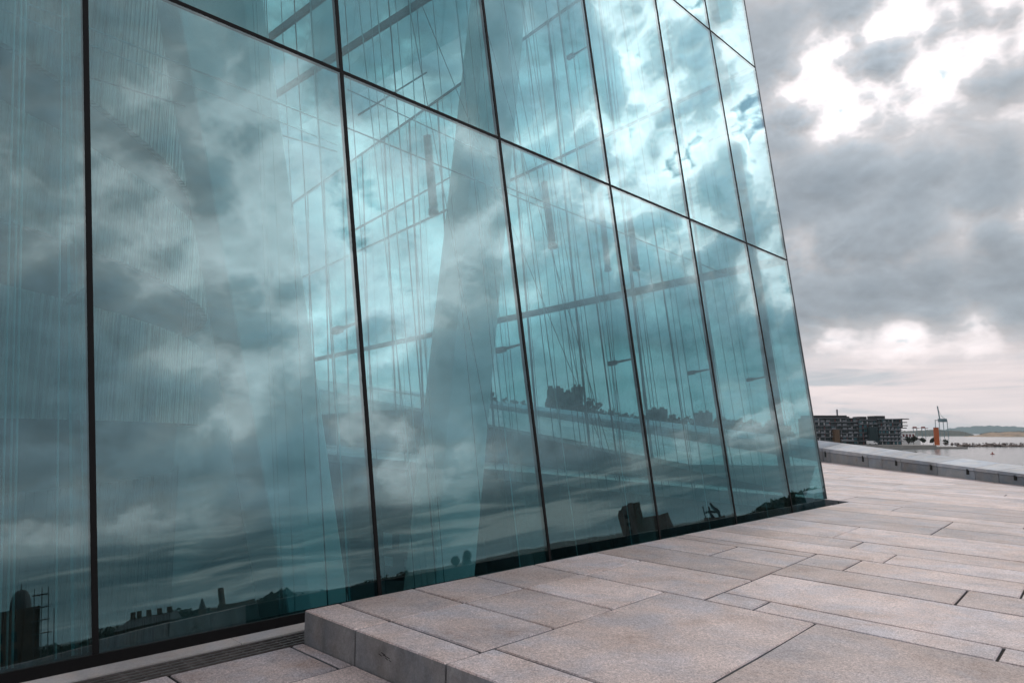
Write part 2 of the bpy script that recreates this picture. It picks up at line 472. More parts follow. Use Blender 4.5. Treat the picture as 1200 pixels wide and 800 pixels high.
while u < 46:
    w = random.choice((.55, .8, 1.0, 1.25, 1.5)) if u > 10.5 else .72
    if k == 0: w = .75
    u1 = u + w
    v = V_EDGE if u < U_NOTCH else -34 + random.uniform(-2, 0)
    first = True
    while v < (26 if u < 20 else 14):
        L = random.choice((1.6, 2.2, 3.0, 3.9, 4.8)) + random.uniform(-.25, .25)
        if u < U_NOTCH and first and random.random() < .5: L *= .5
        if u < U_NOTCH < u1: u1 = U_NOTCH
        S(u, u1, v, v + L, ga=.0085, gap=.0085 if u < 11 else .006, edge=(u >= U_NOTCH and abs(u-U_NOTCH) < .01 and v < V_EDGE, 0, first and u < U_NOTCH, 0), warp=u < U_NOTCH or v > V_EDGE, thick=BV if (first and u < U_NOTCH) or abs(u-U_NOTCH) < .01 else None)
        v += L; first = False
    u = u1; k += 1
pcut = PA_IN[0] + pout*.35
bmesh.ops.bisect_plane(up, geom=up.verts[:]+up.edges[:]+up.faces[:], plane_co=pcut, plane_no=pout, clear_outer=True)
# solid bed below the stones (dirt in the joints), with a body down to the water
FOLD = W(0, 0)
def poly_prism(bm, uv_, dz, depth, mi=0):
    a = [W(u, v, dz) for u, v in uv_]
    return hexa(bm, [V((p.x, p.y, depth)) for p in a], a, mi)
u_far = 46
bed = [(E_STEP+.02, V_EDGE+.02), (U_NOTCH+.01, V_EDGE+.02), (U_NOTCH+.01, -34), (u_far, -34), (u_far, 14), (20, 26), (E_STEP+.02, 26)]
bb = nb()
poly_prism(bb, bed, -.021, -9.0)
bmesh.ops.bisect_plane(bb, geom=bb.verts[:]+bb.edges[:]+bb.faces[:], plane_co=pcut, plane_no=pout, clear_outer=True)
bmesh.ops.holes_fill(bb, edges=[e for e in bb.edges if e.is_boundary])
for a, b, z, w_ in ((-4.38, -4.33, -.088, .006), (-4.36, -4.28, -.100, .005), (-4.41, -4.37, -.104, .005), (-4.33, -4.30, -.113, .006), (-4.29, -4.26, -.118, .004)):
    P_ = lambda v, zz: W(E_STEP - .0015, v, zz)
    hexa(up, [P_(a, z), P_(b, z-.008), P_(b, z-.008-w_), P_(a, z-w_)], [p + T*.001 for p in (P_(a, z), P_(b, z-.008), P_(b, z-.008-w_), P_(a, z-w_))], 2)
PLATEAU = obj('plaza', up, [M_STONE, M_STONECUT, M_PIT]); struct(PLATEAU)
struct(obj('plaza_bed', bb, M_JOINT))
# lower terrace beside the step
lo = nb(); tint_layer(lo)
def SL(u0, u1, v0, v1, **k): slab(lo, u0, u1, v0, v1, -STEP, warp=False, **k)
SL(3.15, 3.27, -5.42, -4.72); SL(2.2, 3.15, -5.42, -4.72); SL(1.25, 2.2, -5.42, -4.72); SL(.2, 1.25, -5.42, -4.72)
for v0, v1 in ((-4.72, -3.9), (-3.9, -2.6), (-2.6, -1.2), (-1.2, .4), (.4, 2.0), (2.0, 4.0)):
    uu = 3.27
    while uu > -9:
        w = random.uniform(.6, 1.3); SL(uu-w, uu, v0, v1); uu -= w
uu = .2
while uu > -9: SL(uu-1.0, uu, -5.42, -4.72); uu -= 1.0
struct(obj('lower_plaza', lo, [M_STONE, M_STONECUT]))
lb = nb(); poly_prism(lb, [(-10, -5.42), (E_STEP+.015, -5.42), (E_STEP+.015, 6), (-10, 6)], -STEP-.019, -9.0)
struct(obj('lower_plaza_bed', lb, M_JOINT))
# scuffed marks on the riser of the step
# ------------------------------------------------------------------ drain grate in front of the glass
gr = thing('drain_grate', 'long dark iron slot grate let into the paving below the glass', 'drain grate', W(1.5, -5.56, -STEP))
g1 = nb()
v_a, v_b = -5.70, -5.435
for i in range(5):
    vv = v_a + .012 + i*(v_b - v_a - .024)/4
    bar(g1, W(-8, vv, -STEP-.006), W(4.9, vv, -STEP-.006), .022, .016, N)
obj('grate_bar', g1, M_GRATE, gr)
g2 = nb()
uu = -8.0
while uu < 4.88:
    bar(g2, W(uu, v_a, -STEP-.012), W(uu, v_b, -STEP-.012), .02 if int(round((uu+8)/.105)) % 5 else .034, .014, T); uu += .105
obj('cross_bar', g2, M_GRATE, gr)
g3 = nb(); poly_prism(g3, [(-9, -6.05), (U_NOTCH, -6.05), (U_NOTCH, V_EDGE+.01), (-9, V_EDGE+.01)], -STEP-.10, -2.0)
struct(obj('drain_channel', g3, M_PIT))

# ------------------------------------------------------------------ the glass building
BLD = thing('glass_building', 'tall leaning glass hall of teal panes in black joints beside the stone terrace', 'building', W(8, -8))
lines = []                                                 # mullion axes, as (point, direction) on the glass plane
for a, b in (((100,0),(112,770)), ((394,0),(445,695)), ((565.5,0),(645,658)), ((684,0),(774,632)), ((768,0),(863,612)), ((826,0),(929,600)), ((872,0),(970,592))):
    p, q = on_glass(*a), on_glass(*b)
    lines.append((q, (p-q)/(p.z-q.z)))
def ml(i, z, off=0.0):
    p, d = lines[i]
    return p + d*(z - p.z) - NG*off
step0 = (lines[1][0] - lines[0][0]); du = step0.dot(T)
for k in range(1, 4):
    lines.insert(0, (lines[0][0] - T*du, lines[0][1]))
NLN = len(lines)
CORNER = NLN - 1
z1 = .5*(on_glass(400, 82).z + on_glass(880, 288).z)
z2 = .5*(on_glass(832, 35).z + on_glass(885, 80).z)
zb = on_glass(130, 772).z
z3 = z2 + (z2 - z1); ZT = 16.0
LV = [zb, z1, z2, min(z3, ZT)]
print('glass levels', LV, [round(l[0].dot(T), 2) for l in lines])
def prism_quad(bm, q, nrm, t0, t1):
    hexa(bm, [p + nrm*t0 for p in q], [p + nrm*t1 for p in q])
GAPG = .018
for i in range(NLN-1):
    for j in range(3):
        za, zb_ = LV[j] + GAPG, LV[j+1] - GAPG
        q = [ml(i, za) + T*GAPG, ml(i+1, za) - T*GAPG, ml(i+1, zb_) - T*GAPG, ml(i, zb_) + T*GAPG]
        bm = nb(); prism_quad(bm, q, NG, -.020, 0.0)
        obj('pane', bm, M_GLASS_UP if j and i < 5 else M_GLASS, BLD)
for i in range(NLN):
    bm = nb()
    wdt = .042 if i < CORNER else .045
    bar(bm, ml(i, -.5, .024), ml(i, LV[3], .024), wdt, .062, T)
    obj('mullion', bm, M_GASKET if i < CORNER else M_STEEL, BLD)
for j in (1, 2, 3):
    bm = nb()
    bar(bm, ml(0, LV[j], .0225), ml(CORNER, LV[j], .0225), .042, .053, UP)
    obj('transom', bm, M_GASKET, BLD)
bm = nb()
bar(bm, ml(0, zb + .02, .03), ml(CORNER, zb + .02, .03), .085, .10, UP)
obj('base_rail', bm, M_GASKET, BLD)
bm = nb()
a = ml(0, zb); uA = a.dot(T)
for u0, u1 in ((-8, 0.55), (.556, 2.88), (2.886, 5.2), (5.206, 7.4)):
    fs = hexa(bm, [W(u0, -5.93, -STEP-.06), W(u1, -5.93, -STEP-.06), W(u1, -5.715, -STEP-.06), W(u0, -5.715, -STEP-.06)],
         [W(u0, -5.93, -STEP+.012), W(u1, -5.93, -STEP+.012), W(u1, -5.715, -STEP+.008), W(u0, -5.715, -STEP+.008)])
    tint(bm, fs, .6, .3)
obj('sill', bm, M_SILL, BLD)
# glass fins standing behind each joint, with steel clamps
for i in range(2, NLN-1):
    bm = nb()
    q0, q1 = ml(i, -1.5, .06), ml(i, 15.5, .06)
    dn = -NG*.46
    a = [q0 - T*.011, q0 + T*.011, q0 + T*.011 + dn, q0 - T*.011 + dn]
    fs = hexa(bm, a, [p + (q1-q0) for p in a])
    fs[4].material_index = 1
    fn = obj('glass_fin', bm, [M_FIN, M_FINEDGE], BLD)
    for z in (2.75, z1 + 2.5):
        bm = nb()
        c = ml(i, z, .06)
        tube(bm, c, c - NG*.36, .016, .022, 8)
        obox(bm, c - NG*.36, T*.03, NG*.07, Mv*.035)
        obj('clamp', bm, M_STEEL, fn)
# cables and hanger rods inside
def cable(i_px, y0, y1, off, r, mat, x2=None):
    p = on_glass(i_px, y0, off)
    if x2 is None:
        q = p + Mv*8
        p2 = p - Mv*(p.z + 2.9)/Mv.z
        a, b = p2, p2 + Mv*18
    else:
        q = on_glass(x2, y1, off); d = (q-p)/(q.z-p.z)
        a = p + d*(-2.9-p.z); b = p + d*(15-p.z)
    bm = nb(); tube(bm, a, b, r, n=6)
    obj('cable', bm, mat, BLD, True)
for x, off, r in ((8, .5, .0075), (16, .55, .0075), (22, .5, .0085), (69, .5, .0075), (314, .55, .0075), (318.5, .55, .0075), (331, .55, .0075), (97, .9, .004)):
    cable(x, 400, 0, off, r, M_CABLE)
for x0, y0, x1, y1 in ((455, 320, 481, 560), (470, 330, 490, 560), (500, 430, 512, 690), (652, 470, 692, 760)):
    cable(x0, y0, y1, .8, .008, M_CABLE, x1)
for x, off, r in ((367, 1.0, .008), (388, 1.3, .007), (350, 1.2, .005), (432, .7, .006), (488, 2.0, .011), (497, 2.0, .005), (464, 1.4, .005),
                  (545, .9, .005), (575, 1.1, .006), (588, .8, .005), (636, .7, .006), (660, .9, .005), (672, 1.4, .005), (690, 1.6, .007), (705, 1.9, .016), (716, .8, .005),
                  (752, .7, .006), (760, 1.0, .005), (774, 1.2, .006), (786, 1.5, .012), (800, .8, .005), (815, .7, .006), (835, .8, .006), (846, 1.0, .005), (858, 1.2, .006), (870, 1.0, .005), (905, .7, .006), (915, .9, .005)):
    cable(x, 400, 0, off, r, M_STEEL)
for x0, y0, x1, y1, off in ((625, 180, 700, 560, 1.2), (648, 240, 690, 600, 1.4), (742, 330, 765, 590, 1.0), (700, 130, 720, 420, 1.6), (668, 30, 705, 330, 1.2), (540, 330, 600, 650, 1.2),
                            (700, 480, 735, 600, 1.2), (775, 320, 812, 560, 1.2), (800, 300, 870, 590, 1.6), (590, 330, 620, 640, 1.0), (500, 20, 545, 130, 2.0), (612, 0, 640, 160, 1.5)):
    cable(x0, y0, y1, off, .006, M_STEEL, x1)
def rod(a, b, off, r, mat, name='tie_rod', off2=None):
    p, q = on_glass(*a, off), on_glass(*b, off if off2 is None else off2)
    bm = nb(); tube(bm, p, q, r, n=6); obj(name, bm, mat, BLD, True)
rod((0, -8), (395, 148), .7, .011, M_PALESTEEL); rod((0, 10), (395, 170), 1.0, .008, M_PALESTEEL); rod((95, 88), (395, 178), 1.6, .012, M_STEEL)
rod((407, 150), (640, 245), 1.6, .012, M_STEEL); rod((590, 218), (860, 325), 1.6, .012, M_STEEL); rod((407, 105), (590, 190), 1.2, .008, M_STEEL)
rod((415, 270), (560, 190), 2.4, .018, M_STEEL, off2=6.0); rod((420, 135), (500, 85), 2.4, .016, M_STEEL, off2=4)
# the second glass front, running away from the corner
def cl2(k, z, off=0.0): return ml(CORNER, z) + D2*(2.45*k) + N2*off
N2 = lines[CORNER][1].normalized().cross(D2).normalized()
if N2.x < 0: N2 = -N2
NK = 13
for k in range(NK):
    for j in range(3):
        za, zb_ = LV[j] + .015, LV[j+1] - .015
        q = [cl2(k, za) + D2*.02, cl2(k+1, za) - D2*.02, cl2(k+1, zb_) - D2*.02, cl2(k, zb_) + D2*.02]
        bm = nb(); prism_quad(bm, q, N2, -.012, 0); obj('pane', bm, M_GLASS2, BLD)
for k in range(1, NK+1):
    bm = nb(); bar(bm, cl2(k, -.4), cl2(k, LV[3]), .035, .07, D2); obj('mullion', bm, M_STEEL, BLD)
for j in (1, 2, 3):
    bm = nb(); bar(bm, cl2(0, LV[j], -.07) + D2*.06, cl2(NK, LV[j], -.07), .20 if j == 1 else .07, .08, UP); obj('transom', bm, M_STEEL, BLD)
bm = nb(); bar(bm, cl2(0, zb + .02, -.01), cl2(NK, zb + .02, -.01), .12, .1, UP); obj('base_rail', bm, M_GASKET, BLD)
for k in (1, 2, 3, 4, 5, 6, 7, 8):
    for s_ in (.3, .72):
        a, b = cl2(k + s_, -2.5, -.45), cl2(k + s_, 15, -.45)
        bm = nb(); tube(bm, a, b, .008, n=5); obj('cable', bm, M_STEEL, BLD, True)
# corner post, floor and roof
bm = nb(); pc = ml(CORNER, -2.9, .5) - T*.75; pt_ = ml(CORNER, 15.5, .5) - T*.75
tube(bm, pc, pt_, .13, n=14); obj('corner_post', bm, M_STEEL, BLD, True)
foot = [ml(0, -3, .25), ml(CORNER, -3, .4), cl2(NK, -3, -.3), ml(0, -3, .25) - N*26]
bm = nb(); hexa(bm, [p - UP*.4 for p in foot], foot); obj('indoor_floor', bm, M_INFLOOR, BLD)
# glazed roof on beams
for i in range(NLN-1):
    p, q = ml(i, LV[3], .1), ml(i+1, LV[3], .1)
    L_ = 24 - abs(i - 4)*.5
    loop = [p + T*.05, q - T*.05, q - T*.05 - N*L_, p + T*.05 - N*L_]
    bm = nb(); hexa(bm, [V((a.x, a.y, LV[3]+.20)) for a in loop], [V((a.x, a.y, LV[3]+.22)) for a in loop]); obj('roof_pane', bm, M_GLASS2, BLD)
    bm = nb(); bar(bm, V((p.x, p.y, LV[3]+.06)), V((p.x, p.y, LV[3]+.06)) - N*L_, .12, .26, T); obj('roof_beam', bm, M_STEEL, BLD)
bm = nb(); wa, wb = V((-9.5, 17.2, 0)), cl2(NK, 0, -.8); wb.z = 0  # added wall, blocks the bright sky gap between timber wall and column
pl_ = [(0, -2.99), (1, -2.99), (1, 2.6), (.5, 3.0), (.5, 7.0), (0, 7.6)]
hexa(bm, [wa.lerp(wb, k_) + UP*z_ for k_, z_ in pl_], [wa.lerp(wb, k_) + UP*z_ - N*.4 for k_, z_ in pl_]); obj('added_block_wall', bm, plain('block_wall_grey', (.10, .11, .115), .8, var=.1), BLD)
bm = nb(); tl, tr_, bl, br = on_glass(441, 612, 5), on_glass(499, 624, 5), on_glass(445, 680, 5), on_glass(502, 680, 5)  # made-up frame; pale panels stand in for lit windows showing in the glass
hexa(bm, [p - NG*.06 for p in (bl, br, tr_, tl)], [bl, br, tr_, tl]); glimpse = obj('glimpse_frame', bm, M_STEEL, BLD)
for x0, x1, y0, y1 in ((449, 459.5, 623, 641), (468, 480, 625, 645), (489, 496.5, 632, 650), (450, 460, 651, 662), (474, 481, 654, 664), (489, 496.5, 655, 667)):
    bm = nb(); l_ = [on_glass(x0, y1, 4.99), on_glass(x1, y1+1.5, 4.99), on_glass(x1, y0+1.5, 4.99), on_glass(x0, y0, 4.99)]
    hexa(bm, l_, [p + NG*.006 for p in l_]); obj('bright_glimpse', bm, M_PALESTEEL, glimpse)
# leaning white columns
def column(label, edges, off, back):
    """edges: three visible edges as (upper px, lower px, extra depth)"""
    r = []
    for a, b, dn in edges:
        p, q = on_glass(*a, off+dn), on_glass(*b, off+dn)
        d = (p-q)/(p.z-q.z); r.append((q + d*(-2.99-q.z), q + d*(LV[3]+.02-q.z)))
    (l0, l1), (m0, m1), (r0, r1) = r
    back0, back1 = l0 + (r0-m0) - N*back, l1 + (r1-m1) - N*back
    bm = nb()
    fs = hexa(bm, [l0, m0, r0, back0], [l1, m1, r1, back1])
    bmesh.ops.bevel(bm, geom=[e for e in bm.edges if abs((e.verts[0].co-e.verts[1].co).z) > 3], offset=.05, segments=3, affect='EDGES', profile=.6)
    o = obj('leaning_column', bm, M_COL); return tag(o, label, 'column', 'leaning columns inside the glass hall')
column('wide white column behind the second glass bay, leaning to the left as it rises', [((182,0),(300,700),1.5), ((208,0),(338,720),.1), ((312,20),(407,690),.35)], 1.0, .5)
column('slimmer white column behind the third glass bay, leaning to the right as it rises', [((551,0),(478,640),.9), ((570,0),(516,600),.1), ((617,0),(566,570),.6)], 3.6, .5)

# timber-clad curved wall of the auditorium
M_WOODLOW = plain('shaded_timber', (.03, .024, .022), .6)  # shaded copy of the oak: low indoor gloom put into the colour
AW = thing('timber_wall', 'curved wall of stacked vertical oak slat bands behind the left glass panes', 'wall', V((-16.05, 9.2, -.3)))
CW, RW = V((-16.05, 9.2, 0)), 11.1
def ringband(name, r0, r1, z0, z1, mat, slats):
    bm = nb(); tint_layer(bm)
    A0, A1 = math.radians(-62), math.radians(75)
    n = 620 if slats else 48
    for k in range(n):
        a, b = A0 + (A1-A0)*k/n, A0 + (A1-A0)*(k+1)/n
        if slats: b -= (b-a)*.12
        rr = RW + r0 + (random.uniform(-.012, .012) if slats else 0)
        ri = RW + r1
        P = lambda r, an, z: V((CW.x + r*math.cos(an), CW.y + r*math.sin(an), z))
        m_ = (k*7) % 3
        fs = hexa(bm, [P(ri,a,z0), P(rr,a,z0), P(rr,b,z0), P(ri,b,z0)], [P(ri,a,z1), P(rr,a,z1), P(rr,b,z1), P(ri,b,z1)])
        tint(bm, fs, random.random())
    return obj(name, bm, mat, AW)
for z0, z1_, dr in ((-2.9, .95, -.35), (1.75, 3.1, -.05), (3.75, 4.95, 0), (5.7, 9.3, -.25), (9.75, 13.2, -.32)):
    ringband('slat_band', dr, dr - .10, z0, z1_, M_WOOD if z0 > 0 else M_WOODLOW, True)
ringband('core', -.42, -1.0, -2.98, LV[3]+.0, M_CORE, False)
# pendant lamps
M_LAMP = plain('lamp_grey', (.10, .12, .13), .5, .2)
for k, (x0, y0, x1, y1, off, w_) in enumerate(((501, 160, 508, 244, 2.6, 'behind the third glass bay'), (638, 214, 647, 284, 2.4, 'behind the fourth glass bay'), (737, 248, 745, 311, 2.2, 'behind the fifth glass bay'), (703, 226, 712, 312, 3.6, 'deep inside left of the fifth glass bay'), (314, 78, 320, 190, 2.8, 'beside the wide leaning column'))):
    p, q = on_glass(x0, y0, off), on_glass(x1, y1, off)
    p = V((p.x, p.y, p.z)); d = (p - q).normalized()
    r = thing('pendant_lamp', 'slim grey tube lamp hanging %s' % w_, 'lamp', q, 'hanging lamps in the glass hall')
    bm = nb(); tube(bm, q, p, .075, n=12); obj('lamp_tube', bm, M_LAMP, r, True)
    bm = nb(); tube(bm, q - d*.12, q - d*.001, .095, .085, n=12); obj('lamp_ring', bm, M_STEEL, r, True)
    bm = nb(); tube(bm, p, p + d*((LV[3] - p.z)/d.z), .006, n=5); obj('cord', bm, M_STEEL, r)

# ------------------------------------------------------------------ ramp beyond the hall, parapet
P0c = ml(CORNER, 0.16)
pA = PA_IN[1]
pB = at(575, 478, 45)
def ramp_pt(px, py):
    n = (pA - P0c).cross(pB - P0c).normalized()
    return hit(px, py, n, P0c.dot(n))
far_c = P0c + (pB - pA)*1.6
bm = nb(); tint_layer(bm)
rn = (pA - P0c).cross(pB - P0c).normalized()
def rz(x, y): return P0c.z - (rn.x*(x-P0c.x) + rn.y*(y-P0c.y))/rn.z
dR = (pB - pA); dR.z = 0; LR = dR.length; dR.normalize()
dC = V((dR.y, -dR.x, 0))
if dC.y > 0: dC = -dC
# stones of the ramp, in courses parallel to the parapet
w0 = 0.0
while w0 < 17:
    w1 = w0 + random.choice((.7, 1.0, 1.4, 1.9))
    s0 = -1.0
    while s0 < 48:
        s1 = s0 + random.uniform(1.6, 4.2)
        pts = []
        for a, b in ((s0+.01, w0+.01), (s1-.01, w0+.01), (s1-.01, w1-.01), (s0+.01, w1-.01)):
            q = pA + dR*a + dC*b; pts.append(V((q.x, q.y, rz(q.x, q.y))))
        if all((p - cl2(0, 0)).dot(N2) > .35 for p in pts):
            fs = hexa(bm, [p - UP*.05 for p in pts], pts); tint(bm, fs)
        s0 = s1
    w0 = w1
# only the part beyond the fold line belongs to the ramp
fd = (pA - P0c); fn_ = V((-fd.y, fd.x, 0)).normalized()
bmesh.ops.bisect_plane(bm, geom=bm.verts[:]+bm.edges[:]+bm.faces[:], plane_co=P0c + fn_*.12, plane_no=-fn_, clear_outer=True)
struct(obj('ramp', bm, [M_STONE]))
bm = nb()
q = [P0c + N2*.3, pA, pA + dR*48, P0c + N2*.3 + D2*48]
q = [V((p.x, p.y, rz(p.x, p.y) - .03)) for p in q]
hexa(bm, [V((p.x, p.y, -9)) for p in q], q); struct(obj('ramp_bed', bm, M_JOINT))
# a kerb across the ramp
ka, kb_ = ramp_pt(560, 549), ramp_pt(905, 617) if False else ramp_pt(850, 566)
# parapet stations: foot, inner top, outer top
def stn(pf, ptin, ptout, Yb, th_=.9):
    foot_ = pf
    inn = at(*ptin, foot_.y)
    inn = V((foot_.x, foot_.y, inn.z))
    outp = at(*ptout, foot_.y + .25); o = foot_ + pout*th_
    return foot_, inn, V((o.x, o.y, outp.z))
s1 = stn(PA_IN[0], (1200, 555), (1200, 549.5), 0)
s2 = stn(PA_IN[1], (965, 525), (965, 519), 0)
ext = [p + (p - r)*.14 for p, r in zip(s1, s2)]
s0_ = [p for p in ext]
s3f = pB; s3 = (s3f, V((s3f.x, s3f.y, at(575, 473, 45).z)), V((s3f.x, s3f.y + .9, at(575, 469.5, 45.9).z)))
s4 = [p + (p - r)*1.1 for p, r in zip(s3, s2)]
PAR = thing('parapet', 'long low grey stone parapet with pale coping along the terrace edge above the water', 'parapet', PA_IN[0])
def lerp3(A, B, k): return [p.lerp(q, k) for p, q in zip(A, B)]
def segs(A, B, cuts):
    ks = [0] + cuts + [1]
    for a, b in zip(ks, ks[1:]):
        yield lerp3(A, B, a + .0012), lerp3(A, B, b - .0012)
def px_cut(A, B, px):
    lo_, hi_ = 0.0, 1.0
    def X(k):
        p = A[0].lerp(B[0], k) - CAM
        return 600 + F*p.x/(p.y*cp + p.z*sp)
    for _ in range(40):
        m_ = (lo_+hi_)/2
        if (X(m_) > px) == (X(0) > X(1)): lo_ = m_
        else: hi_ = m_
    return (lo_+hi_)/2
bmw = nb(); tint_layer(bmw); bmc = nb(); tint_layer(bmc)
allsegs = []
allsegs += list(segs(s0_, s1, [.5]))
allsegs += list(segs(s1, s2, [px_cut(s1, s2, x) for x in (1171, 1143, 1099, 1057, 1034, 1018, 974)]))
allsegs += list(segs(s2, s3, [i/8 for i in range(1, 8)]))
allsegs += list(segs(s3, s4, [i/8 for i in range(1, 8)]))
for (f0, i0, o0), (f1, i1, o1) in allsegs:
    h0, h1 = UP*((i0.z-f0.z)*.26), UP*((i1.z-f1.z)*.26)
    g = UP*.012
    lo0, lo1 = f0 - UP*.3, f1 - UP*.3
    out0, out1 = V((o0.x, o0.y, -9)), V((o1.x, o1.y, -9))
    fs = hexa(bmw, [lo0, i0-h0-g, o0-h0-g, out0], [lo1, i1-h1-g, o1-h1-g, out1]); tint(bmw, fs)
    e = (f0 - o0); e.z = 0; e.normalize(); e *= .02
    fs = hexa(bmc, [i0-h0+e, i0+e, o0-e, o0-h0-e], [i1-h1+e, i1+e, o1-e, o1-h1-e]); tint(bmc, fs)
obj('wall_block', bmw, M_PARAPET, PAR); obj('coping', bmc, M_COPING, PAR)
for x in (968, 1012, 1051, 1092, 1135, 1191):
    k = px_cut(s1, s2, x); f0, i0, o0 = lerp3(s1, s2, k)
    e = f0 - o0; e.z = 0; e.normalize()
    bm = nb(); h = i0.z - f0.z
    obox(bm, f0 + UP*h*.60 + e*.008, pdir*.05, e*.012, UP*h*.22)
    obj('drain_slot', bm, M_PIT, PAR)

# ------------------------------------------------------------------ water, land, far shore
def water_mat():
    m, t, out = newmat('fjord_water')
    b = t.n('ShaderNodeBsdfPrincipled'); b.inputs['Base Color'].default_value = (.05, .075, .085, 1)
    b.inputs['Roughness'].default_value = .12; b.inputs['IOR'].default_value = 1.33
    pos = t.n('ShaderNodeNewGeometry').outputs['Position']
    h = t.math('ADD', t.noise(t.vm('MULTIPLY', pos, (1, 1.6, 1)), .35, 5, .6), t.math('MULTIPLY', t.noise(pos, .03, 3, .5), 3))
    t.link(t.bump(h, .5, .35), b.inputs['Normal'])
    t.link(b.outputs[0], out.inputs[0]); return m
ZW = -8.0
bm = nb(); S_ = 9000
vs = [bm.verts.new((x, y, ZW)) for x, y in ((-S_, -S_), (S_, -S_), (S_, S_), (-S_, S_))]; bm.faces.new(vs)
struct(obj('water', bm, water_mat()))
M_LAND = plain('rough_ground', (.035, .035, .028), .95, var=.4, scale=.05)
M_WOODS = plain('woods', (.018, .026, .018), .95, var=.5, scale=.09)
M_FARHILL = plain('hazed_far_hill', (.018, .055, .068), .95, var=.3, scale=.004)  # distance haze painted into the hill's teal
M_CLIFF = plain('ochre_cliff', (.26, .17, .10), .9, var=.5, scale=.06)
M_LEAF = plain('leaves', (.022, .032, .018), .8, var=.5, scale=.6)
M_BARK = plain('bark', (.06, .045, .035), .9)
def ridge(name, prof, depth, mat, zbase, kind='structure', rough=.0, front=.45, sub=8, seed=1):
    """a rounded hill: prof = crest points (world), swept front to back"""
    rnd = random.Random(seed)
    crest = []
    for p, q in zip(prof, prof[1:]):
        for k in range(sub): crest.append(p.lerp(q, k/sub))
    crest.append(prof[-1])
    bm = nb(); rowsv = []
    for p in crest:
        d = (p - CAM); d.z = 0; d.normalize()
        hgt = p.z - zbase
        j = rnd.uniform(-rough, rough)
        r = []
        for s_, hh in ((-front*1.6, 0), (-front, .42), (-front*.45, .82), (0, 1), (.5, .75), (1.2, 0)):
            q = p + d*(s_*depth)
            r.append(bm.verts.new((q.x, q.y, zbase + (hgt + j)*hh + (rnd.uniform(-rough, rough)*.5 if 0 < hh < 1 else 0) - (.5 if hh == 0 else 0))))
        rowsv.append(r)
    for a, b in zip(rowsv, rowsv[1:]):
        for k in range(5): bm.faces.new((a[k], b[k], b[k+1], a[k+1]))
    return struct(obj(name, bm, mat, smooth=True), kind)
def crown(bm, c, rx, rz, n, rnd, leaf=.5):
    for _ in range(n):
        while True:
            x, y, z = (rnd.uniform(-1, 1) for _ in range(3))
            if .25 < x*x + y*y + z*z < 1: break
        p = c + V((x*rx, y*rx, z*rz)) + V((math.sin(z*7+x*5)*rx*.12, 0, 0))
        a = V((rnd.gauss(0,1), rnd.gauss(0,1), rnd.gauss(0,1))).normalized(); b = a.orthogonal().normalized(); e = a.cross(b)
        s_ = leaf*rnd.uniform(.6, 1.4)
        vs = [bm.verts.new(p + b*s_*math.cos(k*PI/2.5) * 1.0 + e*s_*.7*math.sin(k*PI/2.5)) for k in range(5)]
        bm.faces.new(vs)
def tree(base, h, w, label, group, seed, n=420, leaf=None):
    rnd = random.Random(seed)
    t_ = thing('tree', label, 'tree', base, group)
    bm = nb(); tube(bm, base, base + V((rnd.uniform(-.2,.2), 0, h*.55)), h*.028, h*.012, 7)
    for k in range(4):
        a = rnd.uniform(0, 6.28); q = base + UP*h*rnd.uniform(.3, .5)
        tube(bm, q, q + V((math.cos(a)*w*.3, math.sin(a)*w*.3, h*.22)), h*.012, h*.004, 5)
    obj('trunk', bm, M_BARK, t_)
    bm = nb(); leaf = leaf or w*.085
    for k in range(6):
        a = k*1.05 + rnd.uniform(-.4, .4); rr = w*rnd.uniform(.1, .3)
        c = base + V((math.cos(a)*rr, math.sin(a)*rr, h*rnd.uniform(.42, .82)))
        crown(bm, c, w*rnd.uniform(.2, .3), h*rnd.uniform(.14, .22), n//6, rnd, leaf)
    obj('crown', bm, M_LEAF, t_)
    return t_

# distant hill with haze blue in its colour, wooded shore, ochre rocks
ridge('distant_hill', [at(x, y, 7200) for x, y in ((1040,508),(1075,505),(1105,503),(1122,500.5),(1145,499),(1160,498.6),(1180,499.2),(1200,500),(1240,499),(1300,503),(1380,507))], 900, M_FARHILL, ZW, rough=6, seed=3)
ridge('wooded_shore', [at(x, y, 2300) for x, y in ((1020,508),(1050,505),(1078,504),(1096,503.5),(1115,504),(1130,505.5),(1139,508.5),(1146,511))], 220, M_WOODS, ZW, rough=1.6, sub=14, seed=4)
ridge('island', [at(x, y, 1900) for x, y in ((1130,511.2),(1146,509.5),(1152,508.2),(1160,506.4),(1172,506.8),(1182,505.6),(1192,506.3),(1206,505.8),(1230,505),(1270,508),(1300,511))], 120, M_CLIFF, ZW, rough=.9, sub=14, seed=5)
ridge('island_woods', [at(x, y, 2010) for x, y in ((1148,508),(1158,506),(1170,505.6),(1180,505.6),(1190,505),(1205,504.6),(1230,504.5),(1280,508))], 110, M_WOODS, ZW, rough=1.5, sub=16, seed=6)

